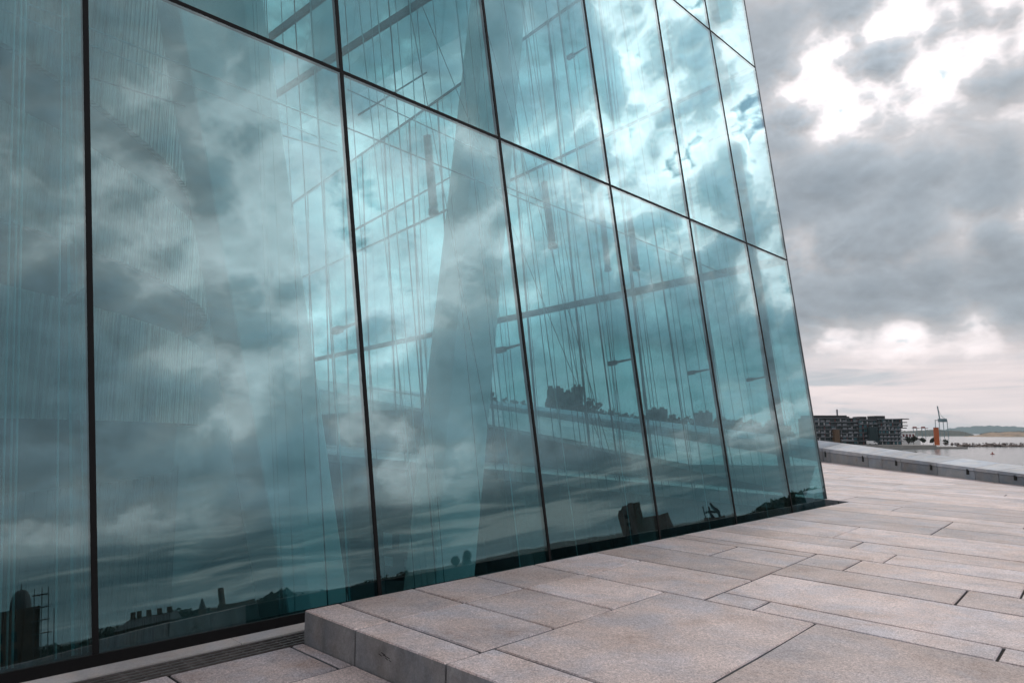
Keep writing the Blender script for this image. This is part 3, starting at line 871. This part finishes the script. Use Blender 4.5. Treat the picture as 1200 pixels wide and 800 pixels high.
# quay and breakwater
M_CONC = plain('quay_concrete', (.30, .28, .26), .85, var=.2, scale=.3)
M_DARKW = plain('dark_brick', (.028, .028, .032), .7, var=.2, scale=.6)
M_DARKG = plain('dark_glazing', (.02, .035, .04), .12, var=.2)
M_TEALG = plain('teal_glazing', (.06, .16, .19), .15, var=.2)
M_PALE = plain('pale_panel', (.55, .55, .56), .6, var=.1)
M_GREYB = plain('grey_balcony', (.17, .18, .2), .6, var=.15)
M_REDB = plain('red_panel', (.16, .05, .05), .7, var=.2)
M_WOODP = plain('brown_cladding', (.11, .06, .03), .7, var=.2)
M_ORANGE = plain('orange_paint', (.50, .11, .025), .5, var=.08)
M_WHITE = plain('white_paint', (.75, .75, .75), .5, var=.08)
M_BLUEST = plain('blue_grey_steel', (.17, .25, .28), .5, .2, var=.1)
M_REDST = plain('red_steel', (.35, .08, .06), .5, var=.1)
M_ROCK = plain('shore_rock', (.14, .10, .085), .9, var=.5, scale=.8)
def X(px, Y): return at(px, 507, Y).x
def Z(py, Y): return at(600, py, Y).z
YB = 450
bm = nb()
box(bm, X(900, YB), X(1083, YB), YB-12, YB+70, ZW-1, Z(521.3, YB-12)); box(bm, X(1083.2, YB), X(1128, YB), YB-4, YB+40, ZW-1, Z(523.2, YB))
struct(obj('quay', bm, M_CONC))
rk = random.Random(5); bm = nb()
for k in range(120):
    px = 1122 + k*.75; y = YB + 60 + rk.uniform(-3, 3)
    c = V((X(px, y), y, ZW + rk.uniform(-.2, 1.0)))
    g = bmesh.ops.create_icosphere(bm, subdivisions=1, radius=rk.uniform(.7, 1.6))
    for v in g['verts']: v.co = V((v.co.x*1.3, v.co.y, v.co.z*.7))*rk.uniform(.9, 1.1) + c
struct(obj('breakwater', bm, M_ROCK))
bm = nb(); rnd = random.Random(9)
for k in range(70):
    px = 1105 + rnd.random()*110; y = YB + 62 + rnd.uniform(-2, 3)
    crown(bm, V((X(px, y), y, ZW + rnd.uniform(1.2, 2.0))), rnd.uniform(.5, 1.4), rnd.uniform(.5, 1.3), 16, rnd, .35)
M_BUSH = plain('reddish_scrub', (.085, .05, .04), .9, var=.5, scale=.5)
struct(obj('breakwater_scrub', bm, M_BUSH), 'stuff')

# apartment blocks on the quay
def flats(label, x0, x1, ytop, ybot, Y, dep, floors, bays, seed, skip=()):
    rnd = random.Random(seed)
    X0, X1, Z0, Z1 = X(x0, Y), X(x1, Y), Z(ybot, Y), Z(ytop, Y)
    r = thing('apartment_block', label, 'building', V(((X0+X1)/2, Y, Z0)), 'apartment blocks on the far quay')
    bm = nb(); box(bm, X0, X1, Y, Y+dep, Z0, Z1); obj('wall', bm, M_DARKW, r)
    fh = (Z1-Z0)/floors; bw = (X1-X0)/bays
    for i in range(1, floors+1):
        bm = nb(); box(bm, X0-.2, X1+.2, Y-1.5, Y-.004, Z0+fh*i-.32, Z0+fh*i); obj('floor_slab', bm, M_GREYB, r)
    for i in range(floors):
        for b in range(bays):
            if (i, b) in skip: continue
            xa = X0 + bw*b
            bm = nb(); box(bm, xa+bw*.12, xa+bw*.70, Y-.05, Y-.003, Z0+fh*i+.3, Z0+fh*i+fh*.80)
            obj('window', bm, M_DARKG if rnd.random() < .8 else M_TEALG, r)
            if rnd.random() < .62:
                bm = nb(); box(bm, xa+bw*.74, xa+bw*.96, Y-.35, Y-.002, Z0+fh*i+.2, Z0+fh*i+fh*rnd.uniform(.6,.85)); obj('panel', bm, rnd.choice((M_PALE, M_PALE, M_GREYB, M_REDB)), r)
            if i > 0 and rnd.random() < .6:
                bm = nb(); box(bm, xa+.1, xa+bw*.75, Y-1.55, Y-1.45, Z0+fh*i, Z0+fh*i+1.0); obj('balcony', bm, M_GREYB, r)
    return r, X0, X1, Z0, Z1
r, X0, X1, Z0, Z1 = flats('long dark apartment block with rows of pale panels, nearest to the glass hall', 948, 1006, 489.5, 520.5, YB+8, 16, 7, 9, 2)
bm = nb(); box(bm, X0, X(996, YB+8), YB+11, YB+20, Z1+.004, Z1+1.7); box(bm, X(1000, YB), X(1007, YB), YB+12, YB+18, Z1+.004, Z1+1.0); obj('penthouse', bm, M_DARKW, r)
bm = nb(); box(bm, X(992.4, YB), X(993.6, YB), YB+12, YB+13, Z1+1.704, Z(479.5, YB+12)); obj('chimney', bm, M_GREYB, r)
bm = nb(); box(bm, X(981.5, YB), X(987.5, YB), YB+4, YB+7.99, Z0, Z(503, YB)); obj('timber_bay', bm, M_WOODP, r)
bm = nb(); box(bm, X(988.5, YB), X(1003, YB), YB+3, YB+7.9, Z0+2.0, Z0+3.0); obj('canopy', bm, M_GREYB, r)
r, X0, X1, Z0, Z1 = flats('dark apartment block between its two neighbours with a black glazed base', 1006.5, 1029, 492, 520.8, YB+6, 20, 6, 4, 3)
bm = nb(); box(bm, X(1018, YB), X(1026, YB), YB+10, YB+20, Z1+.004, Z1+2.3); obj('penthouse', bm, M_DARKW, r)
bm = nb(); box(bm, X(1020, YB), X(1030, YB), YB+1, YB+4.4, Z0, Z(500, YB)); obj('glazed_base', bm, M_DARKG, r)
r, X0, X1, Z0, Z1 = flats('dark apartment block with stepped balconies jutting out over the water end', 1029.5, 1056, 490.5, 520.8, YB+4, 22, 7, 6, 4)
for i, (x1, ya, yb) in enumerate(((1066.5, 490.2, 491.2), (1064, 494.2, 495.2), (1064.5, 498.0, 499.0), (1063, 500.8, 501.8))):
    bm = nb(); box(bm, X1+.01, X(x1, YB+4), YB+4, YB+20, Z(yb, YB+4), Z(ya, YB+4)); obj('terrace_deck', bm, M_DARKW, r)
    if i < 3: bm = nb(); box(bm, X1+.01, X(1060.5, YB+4), YB+6, YB+18, Z((494.2, 498.0, 500.8)[i], YB+4)+.01, Z(yb, YB+4)-.01); obj('end_room', bm, M_DARKG if i else M_GREYB, r)
bm = nb(); box(bm, X1+.01, X(1056.8, YB), YB+6, YB+18, Z0, Z(502, YB+4)); obj('teal_bay', bm, M_TEALG, r)
bm = nb(); box(bm, X(1036, YB), X(1048, YB), YB+10, YB+20, Z1+.004, Z1+2.0); obj('penthouse', bm, M_DARKW, r)
# white pavilion, orange tower, trees and van on the quay
Yp = YB + 30
r = thing('white_pavilion', 'low white terraced building beside the dark apartment blocks', 'building', V((X(1066, Yp), Yp, Z(520, Yp))))
bm = nb(); box(bm, X(1057.5, Yp), X(1078, Yp), Yp, Yp+10, Z(521, Yp), Z(513, Yp)); box(bm, X(1057.5, Yp), X(1074, Yp), Yp+2, Yp+9, Z(513, Yp)+.004, Z(507, Yp)); obj('wall', bm, M_WHITE, r)
for i in range(4):
    bm = nb(); box(bm, X(1059.5+i*3.8, Yp), X(1061.6+i*3.8, Yp), Yp+1.9, Yp+1.995, Z(511.8, Yp), Z(508.5, Yp)); obj('window', bm, M_REDB, r)
bm = nb(); box(bm, X(1057.8, Yp), X(1077.6, Yp), Yp-.3, Yp-.004, Z(514.6, Yp), Z(513.6, Yp)); obj('fascia', bm, M_GREYB, r)
r = thing('orange_tower', 'tall plain orange tower standing at the end of the quay', 'tower', V((X(1097.6, YB), YB, Z(521, YB))))
bm = nb(); hexa(bm, [V((X(a, YB), YB+b, Z(521.5, YB))) for a, b in ((1095.8, 0), (1100.4, 0), (1100.4, 1.6), (1095.8, 1.6))], [V((X(a, YB), YB+b, Z(501, YB))) for a, b in ((1095.8, 0), (1100.4, 0), (1100.4, 1.6), (1095.8, 1.6))]); obj('shaft', bm, M_ORANGE, r)
bm = nb(); box(bm, X(1095.7, YB), X(1100.5, YB), YB-.1, YB+1.7, Z(501, YB)+.004, Z(500.6, YB)); obj('cap', bm, M_REDB, r)
for k, (px, hh, nm) in enumerate(((1064, 13, 'leftmost'), (1070, 15, 'second'), (1081, 12, 'third'), (1093, 13, 'fourth'), (1107.5, 9, 'rightmost'))):
    yy = YB + 14 + k
    tree(V((X(px, yy), yy, Z(521.5, yy))), hh*.42, hh*.36, 'small dark tree on the quay, %s of the row by the orange tower' % nm, 'trees on the far quay', 40+k, 260)
vb = V((X(1022, YB-6), YB-6, Z(521, YB-6)))
r = thing('van', 'white van parked on the quay below the dark apartment blocks', 'van', vb)
bm = nb()
prof = [(-2.9, .45), (2.9, .45), (2.95, 1.2), (2.1, 1.5), (1.3, 2.4), (-2.8, 2.5), (-2.95, 1.4)]
hexa(bm, [vb + V((x, 0, z)) for x, z in prof], [vb + V((x, 2.0, z)) for x, z in prof]); obj('body', bm, M_WHITE, r)
bm = nb(); hexa(bm, [vb + V((x, -.02, z)) for x, z in ((.6, 1.5), (1.9, 1.5), (1.25, 2.25), (.6, 2.25))], [vb + V((x, -.003, z)) for x, z in ((.6, 1.5), (1.9, 1.5), (1.25, 2.25), (.6, 2.25))]); obj('window', bm, M_DARKG, r)
for x in (-1.8, 1.8):
    bm = nb(); tube(bm, vb + V((x, -.05, .4)), vb + V((x, .25, .4)), .4, n=12); obj('wheel', bm, M_PIT, r)
# container crane beyond
def crane(label, px, Y, ytop, ybase, s, mat, group):
    sc_ = Y/840.0
    b = V((X(px, Y), Y, Z(ybase, Y)))
    r = thing('harbour_crane', label, 'crane', b, group)
    P = lambda a, c, d=0: V((b.x + a*sc_*s, b.y + d, b.z + c*sc_*s))
    th_ = .75*sc_*s
    for a in (-4.8, 5.2):
        for d in (0, 12):
            bm = nb(); bar(bm, P(a, 0, d), P(a*.92, 21, d), th_*.7, th_*.7, V((1,0,0))); obj('leg', bm, mat, r)
    bm = nb(); bar(bm, P(-4.6, 20.5), P(5, 20.5), th_, th_, UP); bar(bm, P(-4.6, 20.5, 12), P(5, 20.5, 12), th_, th_, UP); bar(bm, P(-4.6, 8, 0), P(5, 8, 0), th_*.5, th_*.5, UP); obj('portal_beam', bm, mat, r)
    bm = nb(); box(bm, P(-2, 0).x, P(5.6, 0).x, b.y+2, b.y+10, P(0, 18.5).z, P(0, 22.4).z); obj('machine_house', bm, mat, r)
    bm = nb(); bar(bm, P(-1.6, 22, 5), P(-3.2, 37, 5), th_*1.3, th_*1.3, V((1,0,0))); obj('boom', bm, mat, r)
    bm = nb(); bar(bm, P(4.5, 22, 5), P(0.5, 25.5, 5), th_*.5, th_*.5, V((1,0,0))); bar(bm, P(.5, 25.5, 5), P(-2.9, 34, 5), th_*.25, th_*.25, V((1,0,0))); obj('stay', bm, mat, r)
    return r
crane('tall grey container crane with raised boom behind the orange tower', 1106, 1300, 475, 513, 1.0, M_BLUEST, None)
for px, nm in ((1072.5, 'left'), (1082.5, 'right')):
    Yc = 1500; sc_ = Yc/840
    b = V((X(px, Yc), Yc, ZW)); r = thing('gantry_crane', 'small red gantry crane over the white pavilion roof, %s one of two' % nm, 'crane', b, 'red gantry cranes in the far port')
    for a in (-2, 2): bm = nb(); bar(bm, b + V((a*sc_, 0, 0)), b + V((a*sc_, 0, 11*sc_)), 1, 1, V((1,0,0))); obj('leg', bm, M_BLUEST, r)
    bm = nb(); box(bm, b.x-3.2*sc_, b.x+5.2*sc_, Yc-1, Yc+1, b.z+10.6*sc_, b.z+11.2*sc_); obj('girder', bm, M_REDST, r)
    bm = nb(); box(bm, b.x-2*sc_, b.x+1.6*sc_, Yc-2, Yc+2, b.z+11.22*sc_, b.z+12.6*sc_); obj('cab', bm, M_REDST, r)
pb = at(1163, 531.5, 330); pb.z = ZW
r = thing('buoy', 'small red buoy floating on the grey water right of the quay', 'buoy', pb)
bm = nb(); blob(bm, pb + UP*.12, 1.0, .6, .25, 12, 6); obj('float', bm, M_REDST, r, True)
bm = nb(); tube(bm, pb + UP*.3, pb + UP*1.1, .33, .1, 10); obj('topmark', bm, M_REDST, r)

# ------------------------------------------------------------------ castle and trees seen through the hall
Yc = 260
M_CASTLE = plain('castle_stone', (.07, .068, .066), .9, var=.3, scale=.3)
lz = ZW + 4
bm = nb(); box(bm, X(380, Yc), X(1000, Yc), Yc-40, Yc+220, ZW-1, lz); struct(obj('castle_hill', bm, M_LAND))
def blockhouse(name, label, parts, Y, group=None, cat='building'):
    r = None
    for i, (x0, x1, yt, yb, d0, d1) in enumerate(parts):
        X0, X1 = X(x0, Y), X(x1, Y)
        if r is None: r = thing(name, label, cat, V(((X0+X1)/2, Y, lz)), group)
        bm = nb(); box(bm, X0, X1, Y+d0, Y+d1, lz, Z(yt, Y))
        # crenellated top
        nC = max(2, int((X1-X0)/2.2))
        for k in range(nC):
            xa = X0 + (X1-X0)*k/nC; box(bm, xa, xa + (X1-X0)/nC*.55, Y+d0, Y+d0+.6, Z(yt, Y)+.003, Z(yt, Y)+.8)
        obj('tower' if i < 2 else 'wall', bm, M_CASTLE, r)
        for k in range(2):
            bm = nb(); xa = X0 + (X1-X0)*(.25+.4*k); box(bm, xa, xa+.9, Y+d0-.03, Y+d0-.003, Z(yt, Y)-5, Z(yt, Y)-3); obj('window', bm, M_PIT, r)
blockhouse('castle', 'old stone castle with two square towers seen through the glass hall', [(643, 661, 454.5, 500, 0, 12), (672, 683, 453, 500, -2, 8), (655, 682, 459, 500, 1, 14)], Yc)
blockhouse('harbour_building', 'square dark building beyond the parapet seen through the glass right of the castle', [(765, 783, 479, 505, 0, 12), (822, 838, 483, 506, 3, 12)], Yc+40)
ct = random.Random(21)
for k, (px, yt, w) in enumerate(((578, 455, 9), (590, 456, 10), (603, 462, 9), (616, 468, 8), (648, 462, 10), (668, 463, 9), (690, 461, 9), (701, 467, 10), (714, 476, 9), (730, 481, 9), (748, 482, 9), (795, 484, 9), (808, 485, 9), (850, 487, 9), (868, 489, 9), (885, 491, 9), (560, 460, 10), (540, 465, 10), (630, 473, 9), (640, 468, 9), (660, 466, 10), (680, 466, 9), (723, 479, 9), (739, 481, 9), (757, 483, 9), (785, 484, 9), (815, 486, 9), (830, 486, 9), (842, 487, 9), (859, 488, 9), (876, 490, 9), (895, 492, 9), (908, 493, 9), (922, 495, 9))):
    Y = Yc - 14 + ct.uniform(-5, 5)
    nm = 'dark leafy tree beyond the parapet seen through the glass hall'
    tree(V((X(px, Y), Y, lz)), Z(yt, Y) - lz, w*.55*Y/Yc*1.25, nm, 'trees below the castle', 60+k, 420, .55)

# ------------------------------------------------------------------ the town behind, seen mirrored in the glass
lz2 = ZW + 1.5
bm = nb()
q = [V((26, 14, 0)), V((2600, 1500, 0)), V((3000, -2600, 0)), V((26, -160, 0))]
hexa(bm, [V((p.x, p.y, ZW-1)) for p in q], [V((p.x, p.y, lz2)) for p in q]); struct(obj('town_ground', bm, M_LAND))
M_BRICKD = plain('dark_brown_brick', (.10, .07, .055), .85, var=.3, scale=.5)  # dark brown brick for the mirrored town
M_ROOFD = plain('slate_roof', (.05, .05, .055), .7, var=.3, scale=.5)
M_CONCD = plain('weathered_concrete', (.16, .13, .12), .9, var=.35, scale=.2)
M_SCAF = plain('scaffold_pipe', (.10, .10, .10), .5, .4)
def frame_at(px0, px1, py, R):
    a, b = mirrored(px0, py, R), mirrored(px1, py, R)
    e = b - a; e.z = 0; Lm = e.length; e.normalize()
    f_ = V((-e.y, e.x, 0))
    if f_.dot(a - CAM) < 0: f_ = -f_
    return a, e, f_, Lm
def mz(px, py, R): return mirrored(px, py, R).z
def obx(bm, o, e, f_, a0, a1, d0, d1, z0, z1):
    P = lambda a, d, z: V((o.x + e.x*a + f_.x*d, o.y + e.y*a + f_.y*d, z))
    hexa(bm, [P(a0,d0,z0), P(a1,d0,z0), P(a1,d1,z0), P(a0,d1,z0)], [P(a0,d0,z1), P(a1,d0,z1), P(a1,d1,z1), P(a0,d1,z1)])
# domed brick house under scaffolding
R = 120
o, e, f_, Lm = frame_at(-40, 76, 730, R); k = Lm/116.0
r = thing('domed_building', 'dark domed brick building under scaffolding mirrored in the lowest left pane', 'building', V((o.x, o.y, lz2)))
zt = mz(36, 700, R)
bm = nb(); obx(bm, o, e, f_, 0, 98*k, 0, 12, lz2, zt); obj('wall', bm, M_BRICKD, r)
for cxp, top_, wpx in ((76, 676, 26), (36, 690, 28)):
    bm = nb(); n = 9
    ztop = mz(cxp-40, top_, R); c0 = o + e*(cxp*k) + f_*4
    prev = None
    for i in range(n):
        a = i/(n-1); rr = max(.05, wpx*k*.5*math.cos(a*PI/2)**.75); z = zt + (ztop-zt)*math.sin(a*PI/2)
        ring = [bm.verts.new((c0.x + rr*math.cos(2*PI*j/14), c0.y + rr*math.sin(2*PI*j/14), z)) for j in range(14)]
        if prev:
            for j in range(14): bm.faces.new((prev[j], prev[(j+1)%14], ring[(j+1)%14], ring[j]))
        prev = ring
    bm.faces.new(prev)
    dm = obj('dome', bm, M_ROOFD, r, True)
    bm = nb(); tube(bm, V((c0.x, c0.y, ztop-.1)), V((c0.x, c0.y, ztop+.9)), .09, .02, 6); obj('finial', bm, M_ROOFD, dm)
for i in range(4):
    for j in range(5):
        bm = nb(); obx(bm, o, e, f_, (6+j*15)*k, (12+j*15)*k, -.05, -.003, lz2+1+i*2.2, lz2+2.3+i*2.2); obj('window', bm, M_DARKG, r)
bm = nb()
zs = mz(64, 684, R)
for i in range(8):
    z = lz2 + (zs-lz2)*(i+1)/8
    obx(bm, o, e, f_, (88 - i*0)*k, (118 - i*1.7)*k, -1.6, -.3, z-.06, z+.06)
for a in (90, 99, 107, 114):
    obx(bm, o, e, f_, a*k-.05, a*k+.05, -1.6, -1.5, lz2, zs + (.8 if a < 108 else -2))
obj('scaffold', bm, M_SCAF, r)
# long hipped house with chimneys
R = 170
o, e, f_, Lm = frame_at(128, 212, 735, R); k = Lm/84.0
r = thing('long_house', 'long house with a row of chimneys mirrored low in the second glass bay', 'building', V((o.x, o.y, lz2-3)))
ze, zr = mz(170, 732, R), mz(170, 721, R)
bm = nb(); obx(bm, o, e, f_, 4*k, Lm, 0, 10, lz2-3, ze); obj('wall', bm, M_BRICKD, r)
P = lambda a, d, z: V((o.x + e.x*a + f_.x*d, o.y + e.y*a + f_.y*d, z))
bm = nb(); vs = [bm.verts.new(p) for p in (P(2*k,-.5,ze+.01), P(Lm+.5,-.5,ze+.01), P(Lm+.5,10.5,ze+.01), P(2*k,10.5,ze+.01), P(22*k,5,zr), P(Lm,5,zr))]
for ids in ((0,1,5,4), (1,2,5), (2,3,4,5), (3,0,4), (3,2,1,0)): bm.faces.new([vs[i] for i in ids])
rf = obj('roof', bm, M_ROOFD, r)
for a in (26, 34, 47, 61, 74):
    bm = nb(); obx(bm, o, e, f_, a*k-.5, a*k+.5, 4.5, 5.5, zr-1, zr+1.3); obj('chimney', bm, M_BRICKD, rf)
for i in range(9):
    bm = nb(); obx(bm, o, e, f_, (10+i*8)*k, (13+i*8)*k, -.05, -.003, ze-2.6, ze-.8); obj('window', bm, M_DARKG, r)
# church spire, works with a stack
R = 230
o, e, f_, Lm = frame_at(236, 246, 715, R)
r = thing('church', 'small church with a thin pointed spire mirrored below the first column', 'church', V((o.x, o.y, lz2-4)))
zs, zt = mz(241, 713, R), mz(241, 697, R)
bm = nb(); obx(bm, o, e, f_, 0, Lm, 0, 3, lz2-4, zs); obj('tower', bm, M_BRICKD, r)
bm = nb(); c0 = o + e*(Lm/2) + f_*1.5; tube(bm, V((c0.x, c0.y, zs+.004)), V((c0.x, c0.y, zt)), Lm*.55, .03, 8); obj('spire', bm, M_ROOFD, r)
o, e, f_, Lm = frame_at(250, 306, 710, R); k = Lm/56
r = thing('works', 'flat-roofed works with one tall stack mirrored beside the spire', 'building', V((o.x, o.y, lz2-4)))
bm = nb(); obx(bm, o, e, f_, 0, Lm, 0, 12, lz2-4, mz(285, 706, R)); obx(bm, o, e, f_, 8*k, Lm*.95, 1, 9, mz(285, 706, R)+.004, mz(285, 702, R)); obj('wall', bm, M_BRICKD, r)
bm = nb(); c0 = o + e*(13*k) + f_*4; tube(bm, V((c0.x, c0.y, lz2)), V((c0.x, c0.y, mz(263, 686, R))), .9, .75, 10); obj('stack', bm, M_BRICKD, r)
# tower block ruin and silo
R = 330
o, e, f_, Lm = frame_at(722, 753, 615, R); k = Lm/31
r = thing('grain_tower', 'broken-topped brown concrete tower with a lower wing mirrored right of centre', 'tower', V((o.x, o.y, lz2-6)))
zt = mz(738, 589, R); zl = mz(738, 597, R)
bm = nb()
pr = [(2, lz2-6), (2, zl-2.5), (5, zl), (8, zl), (10, zt-1.2), (17, zt-.6), (17, zt), (23, zt), (23, lz2-6)]
hexa(bm, [P_ for P_ in [V((o.x+e.x*a*k, o.y+e.y*a*k, z)) for a, z in pr]], [V((o.x+e.x*a*k+f_.x*9, o.y+e.y*a*k+f_.y*9, z)) for a, z in pr]); obj('shaft', bm, M_CONCD, r)
bm = nb(); obx(bm, o, e, f_, 23.05*k, 30*k, 1, 9, lz2-6, zt-.5); obj('stair_tower', bm, M_BRICKD, r)
bm = nb(); obx(bm, o, e, f_, 30.05*k, 62*k, 1, 14, lz2-6, mz(770, 604, R)); obj('wing', bm, M_CONCD, r)
for i in range(5):
    bm = nb(); obx(bm, o, e, f_, 10*k, 15*k, -.05, -.003, zl-4-i*3.4, zl-2.4-i*3.4); obj('window', bm, M_PIT, r)
R = 420
o, e, f_, Lm = frame_at(820, 846, 612, R); k = Lm/26
r = thing('dock_store', 'small dock building with two crane jibs on its roof mirrored near the corner', 'building', V((o.x, o.y, lz2-6)))
zt = mz(833, 607, R)
bm = nb(); obx(bm, o, e, f_, 0, Lm, 0, 10, lz2-6, zt); obj('wall', bm, M_CONCD, r)
for a, b, zz in ((4, 1, 14), (13, 13, 11), (18, 16, 15)):
    bm = nb(); bar(bm, V((o.x+e.x*a*k, o.y+e.y*a*k, zt)), V((o.x+e.x*b*k, o.y+e.y*b*k, zt+zz*.45)), 1.0, 1.0, e); obj('jib', bm, M_STEEL, r)
bm = nb(); obx(bm, o, e, f_, 5*k, 19*k, 2, 4, zt+2.0, zt+3.0); obj('catwalk', bm, M_STEEL, r)
# wooded hills round the harbour (mirrored)
def mridge(name, pts, R, seed, mat=M_WOODS, rough=1.5):
    return ridge(name, [mirrored(x, y, R) for x, y in pts], R*.12, mat, ZW-14, rough=rough, sub=12, seed=seed)
mridge('town_hill', [(-60,700),(-20,725),(0,738),(40,750),(80,743),(110,739),(130,737),(160,739),(205,724),(218,719),(232,722),(260,716),(300,712),(318,703),(332,697.5),(345,703),(365,700),(385,697),(410,693),(432,686),(446,680)], 480, 11)
mridge('shore_hill', [(430,690),(446,684),(462,682),(474,676.5),(486,683),(500,683),(520,676),(545,668),(575,664),(600,663),(640,655),(680,646),(705,640),(722,637),(760,640)], 560, 12)
mridge('far_ridge', [(640,664),(700,652),(740,645),(786,628),(800,622),(818,620),(846,616),(862,614)], 700, 13)
mridge('wooded_spur', [(856,622),(870,606),(884,597),(898,590),(915,582.5),(926,582),(935,580),(950,575),(965,572),(990,566),(1040,560),(1100,556)], 420, 14)

bm = nb(); wr = random.Random(77)
WPTS = [(60,752),(80,748),(110,744),(135,741),(160,745),(195,727),(212,721),(225,720),(238,719),(300,711),(318,703),(332,698),(345,703),(365,700),(385,697),(410,693),(432,686),(446,682),(462,681),(474,677),(486,682),(500,683),(515,678)]
for (xa, ya), (xb, yb) in zip(WPTS, WPTS[1:]):
    for k in range(5):
        a = (k + wr.random())/5; R_ = 470 + wr.uniform(-14, 8)
        p = mirrored(xa + (xb-xa)*a, ya + (yb-ya)*a - 4 + wr.uniform(-2, 3.0), R_)
        crown(bm, p - UP*1.2, wr.uniform(1.8, 4.0), wr.uniform(1.8, 4.2), 60, wr, .75)
struct(obj('town_woods', bm, M_LEAF), 'stuff')
bm = nb()
WPTS = [(640,656),(680,647),(705,641),(722,638),(786,629),(800,623),(818,621),(850,616),(866,610),(884,598),(898,591),(915,583.5),(926,582),(935,581),(950,576),(968,572)]
for (xa, ya), (xb, yb) in zip(WPTS, WPTS[1:]):
    for k in range(5):
        a = (k + wr.random())/5; R_ = 405 + wr.uniform(-14, 8)
        p = mirrored(xa + (xb-xa)*a, ya + (yb-ya)*a + wr.uniform(0, 2.5), R_)
        crown(bm, p - UP*1.0, wr.uniform(1.6, 3.4), wr.uniform(1.2, 2.8), 40, wr, .7)
struct(obj('shore_woods', bm, M_LEAF), 'stuff')

# two people on the landing, seen mirrored as heads and shoulders
M_SKIN = plain('skin', (.45, .28, .2), .6, var=.05)
M_COAT = plain('dark_coat', (.035, .03, .028), .85, var=.2, scale=6)
M_COAT2 = plain('brown_coat', (.07, .045, .03), .85, var=.2, scale=6)
M_HAIR = plain('dark_hair', (.02, .014, .01), .6, var=.2, scale=20)
def person(px, py, R, label, coat, long_hair, seed, hgt=None):
    top_ = mirrored(px, py, R); g0 = gz(top_.x, top_.y); hgt = top_.z - g0; print('person', top_, hgt); b = V((top_.x, top_.y, g0))
    face = V((-N.x, -N.y, 0))
    s = N.cross(UP).normalized()
    r = thing('person', label, 'person', b, 'people mirrored in the glass')
    me = bpy.data.meshes.new('body'); q = hgt/1.7
    J = {'pel': (0,0,.92), 'spi': (0,.01,1.12), 'che': (0,.0,1.30), 'nec': (0,.0,1.45), 'hea': (0,.02,1.58), 'top': (0,.01,1.66),
         'sl': (.19,0,1.38), 'el': (.25,.03,1.10), 'hl': (.20,.18,.95), 'sr': (-.19,0,1.38), 'er': (-.25,.03,1.10), 'hr': (-.20,.18,.95),
         'kl': (.11,.03,.50), 'al': (.12,0,.08), 'tl': (.13,.14,.03), 'kr': (-.10,.01,.50), 'ar': (-.12,0,.08), 'tr': (-.13,.14,.03), 'pl': (.1,0,.88), 'pr': (-.1,0,.88)}
    rad = {'pel': .15, 'spi': .14, 'che': .16, 'nec': .06, 'hea': .095, 'top': .07, 'sl': .075, 'el': .05, 'hl': .035, 'sr': .075, 'er': .05, 'hr': .035,
           'kl': .06, 'al': .04, 'tl': .035, 'kr': .06, 'ar': .04, 'tr': .035, 'pl': .09, 'pr': .09}
    ks = list(J); ix = {k_: i for i, k_ in enumerate(ks)}
    E_ = [('pel','spi'),('spi','che'),('che','nec'),('nec','hea'),('hea','top'),('che','sl'),('sl','el'),('el','hl'),('che','sr'),('sr','er'),('er','hr'),('pel','pl'),('pl','kl'),('kl','al'),('al','tl'),('pel','pr'),('pr','kr'),('kr','ar'),('ar','tr')]
    me.from_pydata([(s*J[k_][0] + face*J[k_][1] + UP*J[k_][2])*q for k_ in ks], [(ix[a], ix[b_]) for a, b_ in E_], [])
    o = bpy.data.objects.new('body', me); COL.objects.link(o); o.parent = r; ORG[o] = b
    sk = o.modifiers.new('skin', 'SKIN'); sk.use_smooth_shade = True
    for i, k_ in enumerate(ks):
        sv = me.skin_vertices[0].data[i]; sv.radius = (rad[k_]*q, rad[k_]*q*.85); sv.use_root = (k_ == 'pel')
    o.modifiers.new('sub', 'SUBSURF').levels = 2
    o.modifiers['sub'].render_levels = 2
    me.materials.append(coat)
    bm = nb()
    H = b + (face*.0 - face*.02 + UP*1.60)*q
    blob(bm, H, .105, .105, .125, 14, 9)
    if long_hair: blob(bm, H - UP*.20 - face*.05, .14, .12, .26, 14, 9)
    obj('hair', bm, M_HAIR, r, True)
    bm = nb(); blob(bm, b + (face*.07 + UP*1.565)*q, .075, .075, .10, 14, 9)
    tube(bm, b + (face*.13 + UP*1.57)*q, b + (face*.165 + UP*1.545)*q, .014, .018, 6)
    obj('face', bm, M_SKIN, r, True)
    return b
b1 = person(532, 656, 18.6, 'short-haired person in a brown coat mirrored low in the third glass bay', M_COAT2, False, 1)
b2 = person(546, 649.5, 17.6, 'long-haired person in a dark coat mirrored beside the short-haired one', M_COAT, True, 2)

bm = nb(); box(bm, -9600, 9600, -9600, 9600, -16, 120)
m, t, out = newmat('haze_air')
pv = t.n('ShaderNodeVolumePrincipled'); pv.inputs['Color'].default_value = (.72, .90, .96, 1)
pv.inputs['Density'].default_value = 5e-5; pv.inputs['Anisotropy'].default_value = .2
t.link(pv.outputs[0], out.inputs['Volume'])
struct(obj('haze', bm, m), 'stuff')
